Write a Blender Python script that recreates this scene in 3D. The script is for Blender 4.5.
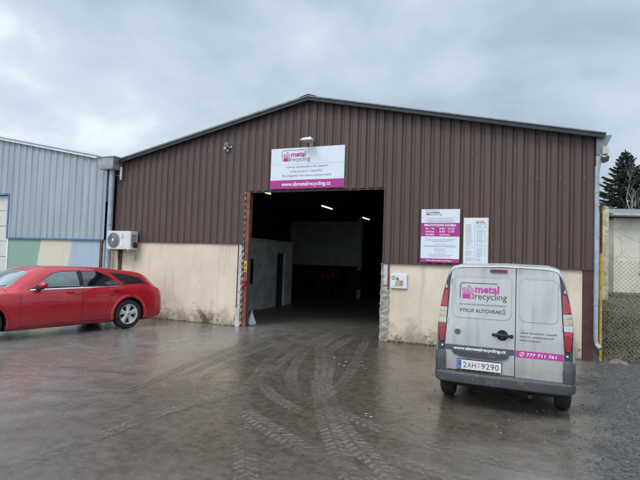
import bpy, bmesh, math, random
import numpy as np
from mathutils import Vector, Matrix
from mathutils.bvhtree import BVHTree
from mathutils.geometry import delaunay_2d_cdt

sc = bpy.context.scene
C = sc.collection
for o in list(sc.objects):
    bpy.data.objects.remove(o)

# ------------------------------------------------------------------ camera
CAM = Vector((4.795, -10.799, 1.79))
yaw, pit, rol = math.radians(-22.336), math.radians(2.3635), math.radians(1.9024)
Fv = Vector((math.sin(yaw) * math.cos(pit), math.cos(yaw) * math.cos(pit), math.sin(pit)))
Rv = Vector((math.cos(yaw), -math.sin(yaw), 0))
Uv = Rv.cross(Fv)
Rc = Rv * math.cos(rol) + Uv * math.sin(rol)
Uc = Uv * math.cos(rol) - Rv * math.sin(rol)
cd = bpy.data.cameras.new('camera')
cam = bpy.data.objects.new('camera', cd)
C.objects.link(cam)
m = Matrix(((Rc.x, Uc.x, -Fv.x, CAM.x), (Rc.y, Uc.y, -Fv.y, CAM.y), (Rc.z, Uc.z, -Fv.z, CAM.z), (0, 0, 0, 1)))
cam.matrix_world = m
cd.sensor_width = 36
cd.lens = 36 * 480.554 / 640
cd.clip_end = 2000
sc.camera = cam

# ------------------------------------------------------------------ world, sun, exposure
SUN_EL, SUN_AZ = math.radians(52), math.radians(200)      # behind the camera, a little to its left
w = bpy.data.worlds.new('World')
sc.world = w
w.use_nodes = True
nt = w.node_tree
nt.nodes.clear()
N = nt.nodes.new
out = N('ShaderNodeOutputWorld')
sky = N('ShaderNodeTexSky')
sky.sky_type = 'NISHITA'
sky.sun_disc = False
sky.sun_elevation = SUN_EL
sky.sun_rotation = SUN_AZ
bg1 = N('ShaderNodeBackground')
bg1.inputs[1].default_value = 0.09
nt.links.new(sky.outputs[0], bg1.inputs[0])
tc = N('ShaderNodeTexCoord')
mp = N('ShaderNodeMapping')
mp.inputs['Scale'].default_value = (1.0, 1.0, 1.7)
mp.inputs['Location'].default_value = (3.3, 1.2, 0.4)
nt.links.new(tc.outputs['Generated'], mp.inputs[0])
n1 = N('ShaderNodeTexNoise')
n1.inputs['Scale'].default_value = 2.6
n1.inputs['Detail'].default_value = 7
n1.inputs['Roughness'].default_value = 0.50
n1.inputs['Distortion'].default_value = 0.12
nt.links.new(mp.outputs[0], n1.inputs['Vector'])
cr = N('ShaderNodeValToRGB')
e = cr.color_ramp.elements
e[0].position = 0.33
e[0].color = (0.36, 0.44, 0.53, 1)
e[1].position = 0.68
e[1].color = (0.80, 0.86, 0.91, 1)
x_ = e.new(0.45)
x_.color = (0.46, 0.55, 0.645, 1)
x_ = e.new(0.58)
x_.color = (0.57, 0.655, 0.735, 1)
nt.links.new(n1.outputs['Fac'], cr.inputs[0])
# the cloud layer is brighter overhead, as any overcast is
sx = N('ShaderNodeSeparateXYZ')
nt.links.new(tc.outputs['Generated'], sx.inputs[0])
mr = N('ShaderNodeMapRange')
mr.interpolation_type = 'SMOOTHSTEP'
mr.inputs['From Min'].default_value = 0.45
mr.inputs['From Max'].default_value = 0.95
mr.inputs['To Min'].default_value = 1.0
mr.inputs['To Max'].default_value = 2.05
nt.links.new(sx.outputs[2], mr.inputs[0])
mr2 = N('ShaderNodeMapRange')
mr2.interpolation_type = 'SMOOTHSTEP'
mr2.inputs['From Min'].default_value = 0.1
mr2.inputs['From Max'].default_value = -0.8
mr2.inputs['To Min'].default_value = 1.0
mr2.inputs['To Max'].default_value = 1.65
nt.links.new(sx.outputs[1], mr2.inputs[0])
ml = N('ShaderNodeMath')
ml.operation = 'MULTIPLY'
nt.links.new(mr.outputs[0], ml.inputs[0])
nt.links.new(mr2.outputs[0], ml.inputs[1])
bg2 = N('ShaderNodeBackground')
nt.links.new(cr.outputs[0], bg2.inputs[0])
nt.links.new(ml.outputs[0], bg2.inputs[1])
mx = N('ShaderNodeMixShader')
mx.inputs[0].default_value = 0.93
nt.links.new(bg1.outputs[0], mx.inputs[1])
nt.links.new(bg2.outputs[0], mx.inputs[2])
nt.links.new(mx.outputs[0], out.inputs[0])

sd = bpy.data.lights.new('sun', 'SUN')
sd.energy = 1.1
sd.angle = math.radians(25)
sd.color = (1, 0.965, 0.91)
so = bpy.data.objects.new('sun', sd)
C.objects.link(so)
_d = Vector((math.sin(SUN_AZ) * math.cos(SUN_EL), math.cos(SUN_AZ) * math.cos(SUN_EL), math.sin(SUN_EL)))
so.rotation_euler = _d.to_track_quat('Z', 'Y').to_euler()
so.location = (0, -20, 30)

sc.view_settings.view_transform = 'Standard'
sc.view_settings.look = 'None'
sc.view_settings.exposure = 0.30
sc.view_settings.gamma = 1
sc.view_settings.use_curve_mapping = False

rnd = random.Random(7)

# ------------------------------------------------------------------ materials
class NT:
    def __init__(s, name):
        s.m = bpy.data.materials.new(name)
        s.m.use_nodes = True
        s.t = s.m.node_tree
        s.b = s.t.nodes['Principled BSDF']
        s.out = s.t.nodes['Material Output']
        s._tc = None
    def n(s, typ, **k):
        q = s.t.nodes.new(typ)
        for a, v in k.items():
            setattr(q, a, v)
        return q
    def l(s, a, b):
        s.t.links.new(a, b)
    def obj(s):
        if not s._tc:
            s._tc = s.n('ShaderNodeTexCoord')
        return s._tc.outputs['Object']
    def uv(s):
        if not s._tc:
            s._tc = s.n('ShaderNodeTexCoord')
        return s._tc.outputs['UV']
    def noise(s, scale, detail=4, rough=0.55, stretch=None, vec=None, off=(0, 0, 0), dist=0):
        v = vec or s.obj()
        mp = s.n('ShaderNodeMapping')
        mp.inputs['Scale'].default_value = stretch or (1, 1, 1)
        mp.inputs['Location'].default_value = off
        s.l(v, mp.inputs[0])
        q = s.n('ShaderNodeTexNoise')
        q.inputs['Scale'].default_value = scale
        q.inputs['Detail'].default_value = detail
        q.inputs['Roughness'].default_value = rough
        q.inputs['Distortion'].default_value = dist
        s.l(mp.outputs[0], q.inputs['Vector'])
        return q.outputs['Fac']
    def rng(s, x, a, b, c=0.0, d=1.0, smooth=True):
        q = s.n('ShaderNodeMapRange')
        if smooth:
            q.interpolation_type = 'SMOOTHSTEP'
        q.inputs['From Min'].default_value = a
        q.inputs['From Max'].default_value = b
        q.inputs['To Min'].default_value = c
        q.inputs['To Max'].default_value = d
        s.l(x, q.inputs[0])
        return q.outputs[0]
    def math(s, op, a, b=0.0, c=None):
        q = s.n('ShaderNodeMath', operation=op)
        for i, v in enumerate((a, b, c)):
            if v is None:
                continue
            if hasattr(v, 'is_linked') or hasattr(v, 'node'):
                s.l(v, q.inputs[i])
            else:
                q.inputs[i].default_value = v
        return q.outputs[0]
    def mix(s, f, a, b, mode='MIX'):
        q = s.n('ShaderNodeMix', data_type='RGBA', blend_type=mode)
        for i, v in ((0, f), (6, a), (7, b)):
            if hasattr(v, 'node'):
                s.l(v, q.inputs[i])
            else:
                q.inputs[i].default_value = v if i == 0 else (*v, 1)
        return q.outputs[2]
    def xyz(s, vec=None):
        q = s.n('ShaderNodeSeparateXYZ')
        s.l(vec or s.obj(), q.inputs[0])
        return q.outputs
    def col(s, c):
        if hasattr(c, 'node'):
            s.l(c, s.b.inputs['Base Color'])
        else:
            s.b.inputs['Base Color'].default_value = (*c, 1)
    def rough(s, c):
        if hasattr(c, 'node'):
            s.l(c, s.b.inputs['Roughness'])
        else:
            s.b.inputs['Roughness'].default_value = c
    def bump(s, h, strength=0.3, dist=0.01, prev=None):
        q = s.n('ShaderNodeBump')
        q.inputs['Strength'].default_value = strength
        q.inputs['Distance'].default_value = dist
        s.l(h, q.inputs['Height'])
        if prev:
            s.l(prev, q.inputs['Normal'])
        s.l(q.outputs[0], s.b.inputs['Normal'])
        return q.outputs[0]

def mat(name, c, rough=0.6, metal=0.0, var=0.12, scale=6, bump=0.15, bscale=40, coat=0.0, dirt=None, dirt_amt=0.4, spec=0.5, stretch=None):
    t = NT(name)
    n = t.noise(scale, 5, 0.6, stretch)
    lo = tuple(max(0, v * (1 - var)) for v in c)
    hi = tuple(min(1, v * (1 + var)) for v in c)
    colr = t.mix(t.rng(n, 0.3, 0.7), lo, hi)
    if dirt:
        d = t.rng(t.noise(scale * 2.3, 7, 0.65, stretch, off=(5, 3, 1)), 0.52, 0.72, 0, dirt_amt)
        colr = t.mix(d, colr, dirt)
    t.col(colr)
    t.l(t.rng(t.noise(scale * 1.7, 4, 0.6, off=(9, 2, 4)), 0.3, 0.7, max(0.03, rough - 0.1), min(1, rough + 0.1)), t.b.inputs['Roughness'])
    t.b.inputs['Metallic'].default_value = metal
    t.b.inputs['Coat Weight'].default_value = coat
    t.b.inputs['Coat Roughness'].default_value = 0.06
    t.b.inputs['Specular IOR Level'].default_value = spec
    if bump:
        t.bump(t.noise(bscale, 4, 0.6), bump, 0.004)
    return t.m

def m_cladding(name, c, stain, rust=(0.16, 0.07, 0.03)):
    t = NT(name)
    o = t.xyz()
    streak = t.noise(1.0, 5, 0.6, (9, 1, 0.35))
    big = t.noise(0.55, 4, 0.6, off=(4, 0, 2))
    c2 = t.mix(t.rng(streak, 0.35, 0.65), tuple(v * 0.86 for v in c), tuple(v * 1.12 for v in c))
    c3 = t.mix(t.rng(big, 0.35, 0.7, 0, 0.5), c2, stain)
    # every sheet of a few ribs has aged a little differently
    sh = t.math('FLOOR', t.math('MULTIPLY', o[0], 1 / 0.857))
    wn = t.n('ShaderNodeTexWhiteNoise', noise_dimensions='1D')
    t.l(sh, wn.inputs['W'])
    c4 = t.mix(t.math('MULTIPLY', wn.outputs[0], 0.45), c3, tuple(v * 0.72 for v in c))
    sp = t.rng(t.noise(26, 3, 0.5), 0.70, 0.76, 0, 0.6)
    c5 = t.mix(sp, c4, rust)
    t.col(c5)
    t.rough(t.rng(big, 0.3, 0.7, 0.42, 0.62))
    t.bump(t.noise(1.3, 3, 0.5, (3, 3, 1)), 0.35, 0.02)
    return t.m

def m_plaster(name, c, painted=None):
    t = NT(name)
    o = t.xyz()
    big = t.noise(1.1, 6, 0.6)
    c1 = t.mix(t.rng(big, 0.3, 0.7), tuple(v * 0.90 for v in c), tuple(min(1, v * 1.05) for v in c))
    if painted:
        c1 = painted(t, o, c1)
    run = t.rng(t.noise(1.2, 6, 0.62, (4, 4, 0.45), off=(2, 7, 1)), 0.5, 0.72, 0, 0.42)
    c2 = t.mix(run, c1, (0.42, 0.34, 0.25))
    # splash dirt and lost plaster along the foot
    foot = t.math('SUBTRACT', 0.62, o[2])
    foot = t.math('ADD', foot, t.math('MULTIPLY', t.math('SUBTRACT', t.noise(3.2, 7, 0.68), 0.5), 1.5))
    c3 = t.mix(t.rng(foot, 0.08, 0.72, 0, 0.82), c2, (0.27, 0.205, 0.14))
    chip = t.rng(t.math('SUBTRACT', t.noise(7.5, 7, 0.66, off=(1, 1, 9)), t.rng(o[2], 0.05, 0.95, 0.0, 0.22, False)), 0.56, 0.60, 0, 0.85)
    c4 = t.mix(chip, c3, (0.25, 0.195, 0.145))
    crack = t.n('ShaderNodeTexVoronoi', feature='DISTANCE_TO_EDGE')
    crack.inputs['Scale'].default_value = 0.8
    wv = t.n('ShaderNodeMapping')
    t.l(t.obj(), wv.inputs[0])
    add = t.n('ShaderNodeVectorMath', operation='ADD')
    nn = t.n('ShaderNodeTexNoise')
    nn.inputs['Scale'].default_value = 3
    t.l(t.obj(), nn.inputs['Vector'])
    t.l(nn.outputs['Color'], add.inputs[0])
    t.l(wv.outputs[0], add.inputs[1])
    t.l(add.outputs[0], crack.inputs['Vector'])
    c5 = t.mix(t.math('MULTIPLY', t.rng(crack.outputs[0], 0.0, 0.010, 0.30, 0), t.rng(t.noise(0.9, 3, .5, off=(4, 4, 4)), .52, .66)), c4, (0.25, 0.20, 0.15))
    t.col(c5)
    t.rough(0.88)
    b = t.bump(t.noise(45, 5, 0.6), 0.25, 0.006)
    t.bump(t.math('MULTIPLY', chip, -1.0), 0.8, 0.012, b)
    return t.m

M = {}
M['brown'] = m_cladding('brown_sheet', (0.099, 0.057, 0.048), (0.086, 0.056, 0.049))
M['greyclad'] = m_cladding('blue_grey_sheet', (0.355, 0.405, 0.44), (0.31, 0.35, 0.38), (0.25, 0.25, 0.24))
M['plaster'] = m_plaster('cream_plaster', (0.74, 0.62, 0.48))

def _stripes(t, o, base):
    # big painted fields: green, cream, pale blue, with slanting borders
    sl = t.math('ADD', o[0], t.math('MULTIPLY', t.math('SUBTRACT', 2.16, o[2]), 0.17))
    sl = t.math('ADD', sl, t.math('MULTIPLY', t.math('SUBTRACT', t.noise(9, 3), 0.5), 0.03))
    g = t.rng(sl, -9.26, -9.24)
    b = t.rng(sl, -7.90, -7.88)
    c = t.mix(g, (0.24, 0.38, 0.31), (0.64, 0.58, 0.46))
    return t.mix(b, c, (0.38, 0.46, 0.56))
M['mural'] = m_plaster('painted_plaster', (0.7, 0.64, 0.5), _stripes)
M['darksteel'] = mat('dark_flashing', (0.035, 0.037, 0.042), 0.5, 0.3, 0.2)
M['roofsteel'] = mat('roof_sheet', (0.20, 0.22, 0.25), 0.45, 0.4, 0.2)
M['zinc'] = mat('grey_zinc', (0.36, 0.37, 0.38), 0.5, 0.35, 0.25, 5, 0.2, 20, dirt=(0.14, 0.13, 0.12))
M['pipe'] = mat('pale_blue_pipe', (0.36, 0.405, 0.445), 0.45, 0.2, 0.12, 4, dirt=(0.25, 0.25, 0.25), dirt_amt=0.3)
M['whitetrim'] = mat('white_metal_edge', (0.72, 0.75, 0.78), 0.4, 0.1, 0.08)
M['bluetrim'] = mat('blue_trim', (0.10, 0.18, 0.34), 0.45, 0, 0.2)
M['gate'] = mat('white_gate_panel', (0.62, 0.61, 0.57), 0.5, 0, 0.06, 3, dirt=(0.4, 0.38, 0.34), dirt_amt=0.3)
M['rust'] = mat('rusty_steel', (0.13, 0.055, 0.032), 0.75, 0.1, 0.4, 9, 0.5, 60, dirt=(0.05, 0.03, 0.025))
M['redpost'] = mat('red_primer_steel', (0.19, 0.070, 0.052), 0.65, 0, 0.35, 6, 0.4, 50, dirt=(0.09, 0.06, 0.05), dirt_amt=.8)
M['brownpost'] = mat('brown_painted_post', (0.085, 0.035, 0.030), 0.55, 0, 0.2, 5, 0.2)
M['concrete'] = mat('rough_concrete', (0.36, 0.33, 0.28), 0.9, 0, 0.3, 7, 0.9, 28, dirt=(0.14, 0.11, 0.08), dirt_amt=0.8)
M['oldwhite'] = mat('flaking_white_paint', (0.55, 0.54, 0.51), 0.75, 0, 0.2, 5, 0.6, 30, dirt=(0.20, 0.16, 0.12), dirt_amt=0.95)
M['signwhite'] = mat('sign_white', (0.70, 0.75, 0.80), 0.35, 0, 0.04, 2, 0.03, 5)
M['magenta'] = mat('sign_magenta', (0.42, 0.028, 0.25), 0.4, 0, 0.05, 2, 0)
M['vanmagenta'] = mat('van_magenta', (0.50, 0.045, 0.30), 0.35, 0, 0.06, 4, 0)
M['letwhite'] = mat('letter_white', (0.85, 0.85, 0.85), 0.5, 0, 0.02, 2, 0)
M['letdark'] = mat('letter_dark', (0.05, 0.045, 0.05), 0.5, 0, 0.05, 2, 0)
M['letpurple'] = mat('letter_purple', (0.13, 0.03, 0.09), 0.5, 0, 0.05, 2, 0)
M['letgrey'] = mat('letter_grey', (0.32, 0.34, 0.38), 0.5, 0, 0.05, 2, 0)
M['bandgrey'] = mat('band_grey', (0.085, 0.09, 0.10), 0.4, 0, 0.06, 3, 0)
M['creamframe'] = mat('pale_yellow_frame', (0.72, 0.66, 0.42), 0.5, 0, 0.06)
M['acwhite'] = mat('air_conditioner_white', (0.66, 0.67, 0.66), 0.45, 0, 0.05, 3, dirt=(0.4, 0.38, 0.35), dirt_amt=0.25)
M['grille'] = mat('grille_grey', (0.10, 0.105, 0.11), 0.5)
M['blacksoft'] = mat('black_plastic', (0.012, 0.012, 0.014), 0.65, 0, 0.2)
M['camwhite'] = mat('white_plastic', (0.66, 0.66, 0.64), 0.4)
M['lampgrey'] = mat('grey_lamp_body', (0.30, 0.31, 0.32), 0.4, 0.5)
M['yellow'] = mat('yellow_paint', (0.62, 0.42, 0.035), 0.55, 0, 0.2, 12, 0.2, 60, dirt=(0.15, 0.07, 0.03), dirt_amt=0.8)
M['sticker'] = mat('yellow_sticker', (0.60, 0.45, 0.05), 0.5)
M['redplastic'] = mat('red_plastic', (0.42, 0.02, 0.02), 0.4)
M['wire'] = mat('galvanised_wire', (0.30, 0.28, 0.22), 0.5, 0.4, 0.2)
M['intwall'] = mat('dirty_whitewash', (0.66, 0.67, 0.64), 0.9, 0, 0.2, 2, 0.3, 20, dirt=(0.12, 0.12, 0.11), dirt_amt=0.7)
M['intdark'] = mat('dark_interior', (0.022, 0.022, 0.024), 0.9, 0, 0.3, 2)  # near-black: the darkness of the hall is put into the colour
M['door_dark'] = mat('dark_door', (0.03, 0.03, 0.032), 0.6)
M['partition'] = mat('grey_partition', (0.46, 0.49, 0.46), 0.8, 0, 0.15, 2)
M['housecream'] = mat('cream_render', (0.70, 0.66, 0.56), 0.9, 0, 0.08, 1.2, 0.3, 30, dirt=(0.42, 0.37, 0.29), dirt_amt=0.5)
M['stonewall'] = mat('yellow_stone', (0.60, 0.51, 0.36), 0.95, 0, 0.3, 5, 1.0, 9, dirt=(0.22, 0.18, 0.13), dirt_amt=0.7)
M['rooftile'] = mat('grey_roof_edge', (0.16, 0.17, 0.18), 0.6)
M['glassdark'] = mat('dark_window_glass', (0.02, 0.025, 0.03), 0.08, 0, 0.1, 2, 0)
M['sack'] = mat('white_plastic_sack', (0.68, 0.70, 0.72), 0.45, 0, 0.1, 12, 0.8, 14)
M['stone'] = mat('brown_stone', (0.20, 0.15, 0.115), 0.85, 0, 0.3, 9, 0.8, 30)
M['whiteline'] = mat('worn_white_line', (0.50, 0.50, 0.49), 0.6, 0, 0.2, 20, dirt=(0.15, 0.14, 0.13), dirt_amt=0.9)
M['litter'] = mat('pale_litter', (0.42, 0.41, 0.38), 0.7)

def m_hazard():
    t = NT('hazard_stripes')
    o = t.xyz()
    f = t.math('FRACT', t.math('MULTIPLY', t.math('ADD', o[2], t.math('MULTIPLY', o[0], -1.0)), 1 / 0.16))
    k = t.rng(f, 0.49, 0.51)
    wear = t.rng(t.noise(9, 6, 0.7), 0.42, 0.58, 0, 0.9)
    c = t.mix(k, (0.035, 0.03, 0.028), (0.50, 0.46, 0.38))
    t.col(t.mix(wear, c, (0.17, 0.09, 0.065)))
    t.rough(0.6)
    return t.m
M['hazard'] = m_hazard()

def m_red():
    t = NT('red_car_paint')
    n = t.rng(t.noise(1.6, 4, 0.6), 0.3, 0.7)
    o = t.xyz()
    c = t.mix(n, (0.47, 0.006, 0.020), (0.55, 0.010, 0.030))
    dirt = t.math('MULTIPLY', t.rng(o[2], 0.62, 0.12), t.rng(t.noise(3.5, 6, 0.6), 0.35, 0.7, 0.05, 0.40))
    t.col(t.mix(dirt, c, (0.16, 0.09, 0.08)))
    t.b.inputs['Metallic'].default_value = 0.25
    t.rough(t.rng(t.noise(4, 5, 0.6), 0.3, 0.7, 0.3, 0.42))
    t.b.inputs['Coat Weight'].default_value = 1.0
    t.b.inputs['Coat Roughness'].default_value = 0.03
    return t.m
M['red'] = m_red()

def m_silver():
    t = NT('silver_van_paint')
    o = t.xyz()
    n = t.rng(t.noise(1.3, 5, 0.6), 0.3, 0.7)
    c = t.mix(n, (0.51, 0.51, 0.50), (0.59, 0.585, 0.57))
    run = t.rng(t.noise(1.6, 6, 0.65, (6, 6, 0.7)), 0.45, 0.72, 0, 0.5)
    c = t.mix(run, c, (0.33, 0.32, 0.30))
    dirt = t.math('MULTIPLY', t.rng(o[2], 0.85, 0.38), t.rng(t.noise(5, 6, 0.65), 0.3, 0.75, 0.2, 0.75))
    c = t.mix(dirt, c, (0.26, 0.23, 0.19))
    # rust bitten into the lower edge of the wide door
    zr = t.rng(t.math('ADD', t.math('ABSOLUTE', t.math('SUBTRACT', o[2], 0.452)), t.math('MULTIPLY', t.noise(22, 5, 0.7), 0.05)), 0.052, 0.036)
    xr = t.math('MULTIPLY', t.rng(o[0], -0.67, -0.6), t.rng(o[0], -0.02, -0.22))
    c = t.mix(t.math('MULTIPLY', t.math('MULTIPLY', zr, xr), 0.95), c, (0.17, 0.07, 0.025))
    t.col(c)
    t.b.inputs['Metallic'].default_value = 0.35
    t.rough(t.rng(t.noise(5, 5, 0.6), 0.3, 0.7, 0.34, 0.5))
    t.b.inputs['Coat Weight'].default_value = 0.35
    t.b.inputs['Coat Roughness'].default_value = 0.12
    return t.m
M['silver'] = m_silver()
M['bumper'] = mat('grey_bumper_plastic', (0.060, 0.064, 0.070), 0.5, 0, 0.12, 5, 0.1, 60, dirt=(0.20, 0.18, 0.15), dirt_amt=0.5)
M['pillar'] = mat('dark_pillar_plastic', (0.055, 0.062, 0.07), 0.35, 0, 0.1, 4, 0)
M['tyre'] = mat('tyre_rubber', (0.022, 0.022, 0.023), 0.8, 0, 0.25, 12, 0.3, 60, dirt=(0.07, 0.06, 0.05), dirt_amt=0.5)
M['rim'] = mat('alloy_rim', (0.72, 0.72, 0.71), 0.38, 0.35, 0.08, 8, 0)
M['steelrim'] = mat('dark_steel_rim', (0.09, 0.09, 0.095), 0.5, 0.4)
M['seam'] = mat('panel_gap', (0.025, 0.02, 0.02), 0.6, 0, 0.05, 3, 0)
M['underbody'] = mat('underbody_black', (0.012, 0.012, 0.013), 0.85)
M['chrome'] = mat('chrome_strip', (0.75, 0.76, 0.78), 0.16, 0.9, 0.03, 3, 0)
M['taillight'] = mat('red_tail_lens', (0.36, 0.012, 0.022), 0.15, 0, 0.12, 20, 0.15, 90, coat=1.0)
M['brakelight'] = mat('dark_red_lens', (0.16, 0.012, 0.022), 0.2, 0, 0.1, 20, 0, coat=0.8)
M['clearlens'] = mat('clear_lens', (0.50, 0.485, 0.46), 0.15, 0, 0.12, 18, 0.15, 90, coat=1.0)
M['amberlens'] = mat('pale_amber_lens', (0.50, 0.42, 0.30), 0.2, 0, 0.1, 18, 0, coat=0.8)
M['plate'] = mat('plate_white', (0.72, 0.72, 0.70), 0.4, 0, 0.04, 5, 0)
M['plateblue'] = mat('plate_blue', (0.02, 0.09, 0.50), 0.4, 0, 0.04, 5, 0)
M['ledtube'] = NT('lit_tube').m
_b = M['ledtube'].node_tree.nodes['Principled BSDF']
_b.inputs['Emission Color'].default_value = (1, 0.90, 0.58, 1)
_b.inputs['Emission Strength'].default_value = 1.6

def m_glass(name, c, r=0.04):
    t = NT(name)
    t.col(t.mix(t.rng(t.noise(2.0, 3), 0.3, 0.7), tuple(v * 0.7 for v in c), tuple(v * 1.25 for v in c)))
    t.rough(r)
    t.b.inputs['Specular IOR Level'].default_value = 0.9
    t.b.inputs['Coat Weight'].default_value = 1.0
    t.b.inputs['Coat Roughness'].default_value = 0.02
    return t.m
M['glass_tint'] = m_glass('tinted_car_glass', (0.010, 0.012, 0.016))
M['glass_daylit'] = m_glass('daylit_car_glass', (0.11, 0.155, 0.155))  # paler teal stands in for daylight seen through the cabin
M['glass_screen'] = m_glass('windscreen_glass', (0.17, 0.23, 0.245))  # pale base colour stands in for sky reflected in the windscreen

def m_ground():
    t = NT('wet_asphalt')
    o = t.xyz()
    fine = t.noise(55, 4, 0.7)
    fine2 = t.noise(160, 2, 0.6)
    mid = t.noise(2.2, 7, 0.62)
    big = t.noise(0.32, 5, 0.6, dist=0.4)
    # brown mud spread out of the gateway
    dx = t.math('SUBTRACT', o[0], 2.3)
    dy = t.math('ADD', o[1], 4.0)
    r2 = t.math('SQRT', t.math('ADD', t.math('MULTIPLY', t.math('MULTIPLY', dx, dx), 0.75), t.math('MULTIPLY', t.math('MULTIPLY', dy, dy), 0.22)))
    mud = t.rng(t.math('ADD', r2, t.math('MULTIPLY', t.math('SUBTRACT', mid, 0.5), 2.6)), 3.6, 1.6)
    asph = t.mix(t.rng(fine, 0.38, 0.62), (0.110, 0.101, 0.092), (0.265, 0.250, 0.228))
    asph = t.mix(t.rng(mid, 0.35, 0.68, 0, 0.65), asph, (0.235, 0.210, 0.182))
    blot = t.noise(9, 6, 0.7, off=(7, 1, 3))
    asph = t.mix(t.rng(blot, 0.42, 0.62, 0, 0.6), asph, (0.130, 0.116, 0.101))
    fleck = t.rng(t.noise(120, 2, 0.5, off=(2, 2, 2)), 0.66, 0.72, 0, 0.5)
    asph = t.mix(fleck, asph, (0.30, 0.29, 0.27))
    mudc = t.mix(t.rng(blot, 0.35, 0.65), (0.046, 0.033, 0.023), (0.112, 0.085, 0.063))
    c = t.mix(t.math('MULTIPLY', mud, 0.85), asph, mudc)
    # gravel on the right, beside and behind the van
    gm = t.math('ADD', t.math('ADD', o[0], t.math('MULTIPLY', t.math('SUBTRACT', t.noise(1.3, 6, 0.6), 0.5), 1.5)), t.math('MULTIPLY', o[1], -0.10))
    gravel = t.rng(gm, 5.75, 6.25)
    vo = t.n('ShaderNodeTexVoronoi')
    vo.inputs['Scale'].default_value = 34
    t.l(t.obj(), vo.inputs['Vector'])
    gc = t.n('ShaderNodeSeparateColor')
    t.l(vo.outputs['Color'], gc.inputs[0])
    gcol = t.mix(gc.outputs[0], (0.025, 0.024, 0.023), (0.115, 0.108, 0.10))
    gcol = t.mix(t.rng(mid, 0.4, 0.7, 0, 0.6), gcol, (0.06, 0.053, 0.043))
    c = t.mix(gravel, c, gcol)
    # everything beyond the yard is rough ground
    far = t.math('MAXIMUM', t.rng(o[1], 0.15, 0.6), 0.0)
    far = t.math('MULTIPLY', far, t.rng(o[0], 6.2, 6.4))
    fc = t.mix(t.rng(t.noise(1.1, 7, 0.7), 0.4, 0.62), (0.12, 0.092, 0.064), (0.125, 0.115, 0.06))
    fc = t.mix(t.rng(t.noise(9, 6, 0.7), 0.45, 0.6), fc, (0.055, 0.045, 0.036))
    c = t.mix(far, c, fc)
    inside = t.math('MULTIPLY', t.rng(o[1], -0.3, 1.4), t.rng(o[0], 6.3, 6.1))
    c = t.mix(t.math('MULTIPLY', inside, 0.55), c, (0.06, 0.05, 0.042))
    t.col(c)
    wet = t.rng(t.math('ADD', t.math('MULTIPLY', big, 0.65), t.math('MULTIPLY', mid, 0.35)), 0.44, 0.62)
    lowr = t.rng(fine, 0.3, 0.7, 0.08, 0.20)
    r = t.math('ADD', t.math('MULTIPLY', wet, 0.26), lowr)
    r = t.math('ADD', r, t.math('MULTIPLY', t.math('MAXIMUM', gravel, far), 0.35))
    r = t.math('ADD', r, t.math('MULTIPLY', inside, 0.3))
    t.rough(t.math('MINIMUM', r, 0.95))
    hh = t.math('ADD', t.math('MULTIPLY', fine, t.rng(wet, 0, 1, 0.2, 1.0)), t.math('MULTIPLY', fine2, t.rng(wet, 0, 1, 0.1, 0.35)))
    b = t.bump(hh, 0.45, 0.007)
    b = t.bump(t.math('MULTIPLY', vo.outputs['Distance'], gravel), 0.9, 0.02, b)
    t.bump(mid, 0.25, 0.05, b)
    return t.m
M['ground'] = m_ground()

def m_track():
    t = NT('mud_tread_print')
    s = t.xyz(t.uv())
    u, v = s[0], s[1]
    au = t.math('ABSOLUTE', t.math('SUBTRACT', u, 0.5))
    wob = t.math('MULTIPLY', t.math('SUBTRACT', t.noise(6, 5, 0.65), 0.5), 0.7)
    side = t.math('MULTIPLY', t.math('GREATER_THAN', u, 0.5), 0.5)
    f = t.math('FRACT', t.math('ADD', t.math('ADD', t.math('MULTIPLY', v, 1 / 0.098), t.math('MULTIPLY', au, -1.9)), t.math('ADD', side, wob)))
    lug = t.math('MULTIPLY', t.rng(f, 0.05, 0.32), t.rng(f, 0.80, 0.52))
    lug = t.math('MULTIPLY', lug, t.rng(au, 0.03, 0.08))
    lug = t.math('MULTIPLY', lug, t.rng(t.noise(3.1, 6, 0.7, off=(1, 5, 0)), 0.34, 0.56, 0.15, 1.0))
    lug = t.math('MULTIPLY', lug, t.rng(t.noise(32, 5, 0.75, off=(1, 5, 0)), 0.36, 0.56, 0.25, 1.0))
    edge = t.rng(t.math('ADD', au, t.math('MULTIPLY', t.math('SUBTRACT', t.noise(7, 5, 0.65), 0.5), 0.28)), 0.50, 0.38)
    patch = t.rng(t.noise(1.9, 6, 0.62, off=(3, 8, 0)), 0.30, 0.52, 0.12, 1.0)
    film = t.math('MULTIPLY', t.rng(t.noise(14, 5, 0.7), 0.32, 0.65, 0.15, 1.0), 0.40)
    a = t.math('MULTIPLY', t.math('ADD', t.math('MULTIPLY', lug, 0.62), film), t.math('MULTIPLY', edge, patch))
    ends = t.n('ShaderNodeAttribute', attribute_name='fade')
    a = t.math('MULTIPLY', a, ends.outputs['Fac'])
    a = t.math('MINIMUM', t.math('MULTIPLY', a, 1.0), 0.9)
    t.col(t.mix(t.rng(t.noise(30, 4, 0.6), 0.3, 0.7), (0.145, 0.123, 0.098), (0.255, 0.224, 0.188)))
    t.rough(0.5)
    t.bump(lug, 0.4, 0.006)
    tr = t.n('ShaderNodeBsdfTransparent')
    mxs = t.n('ShaderNodeMixShader')
    t.l(a, mxs.inputs[0])
    t.l(tr.outputs[0], mxs.inputs[1])
    t.l(t.b.outputs[0], mxs.inputs[2])
    t.l(mxs.outputs[0], t.out.inputs[0])
    return t.m
M['track'] = m_track()

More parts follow.
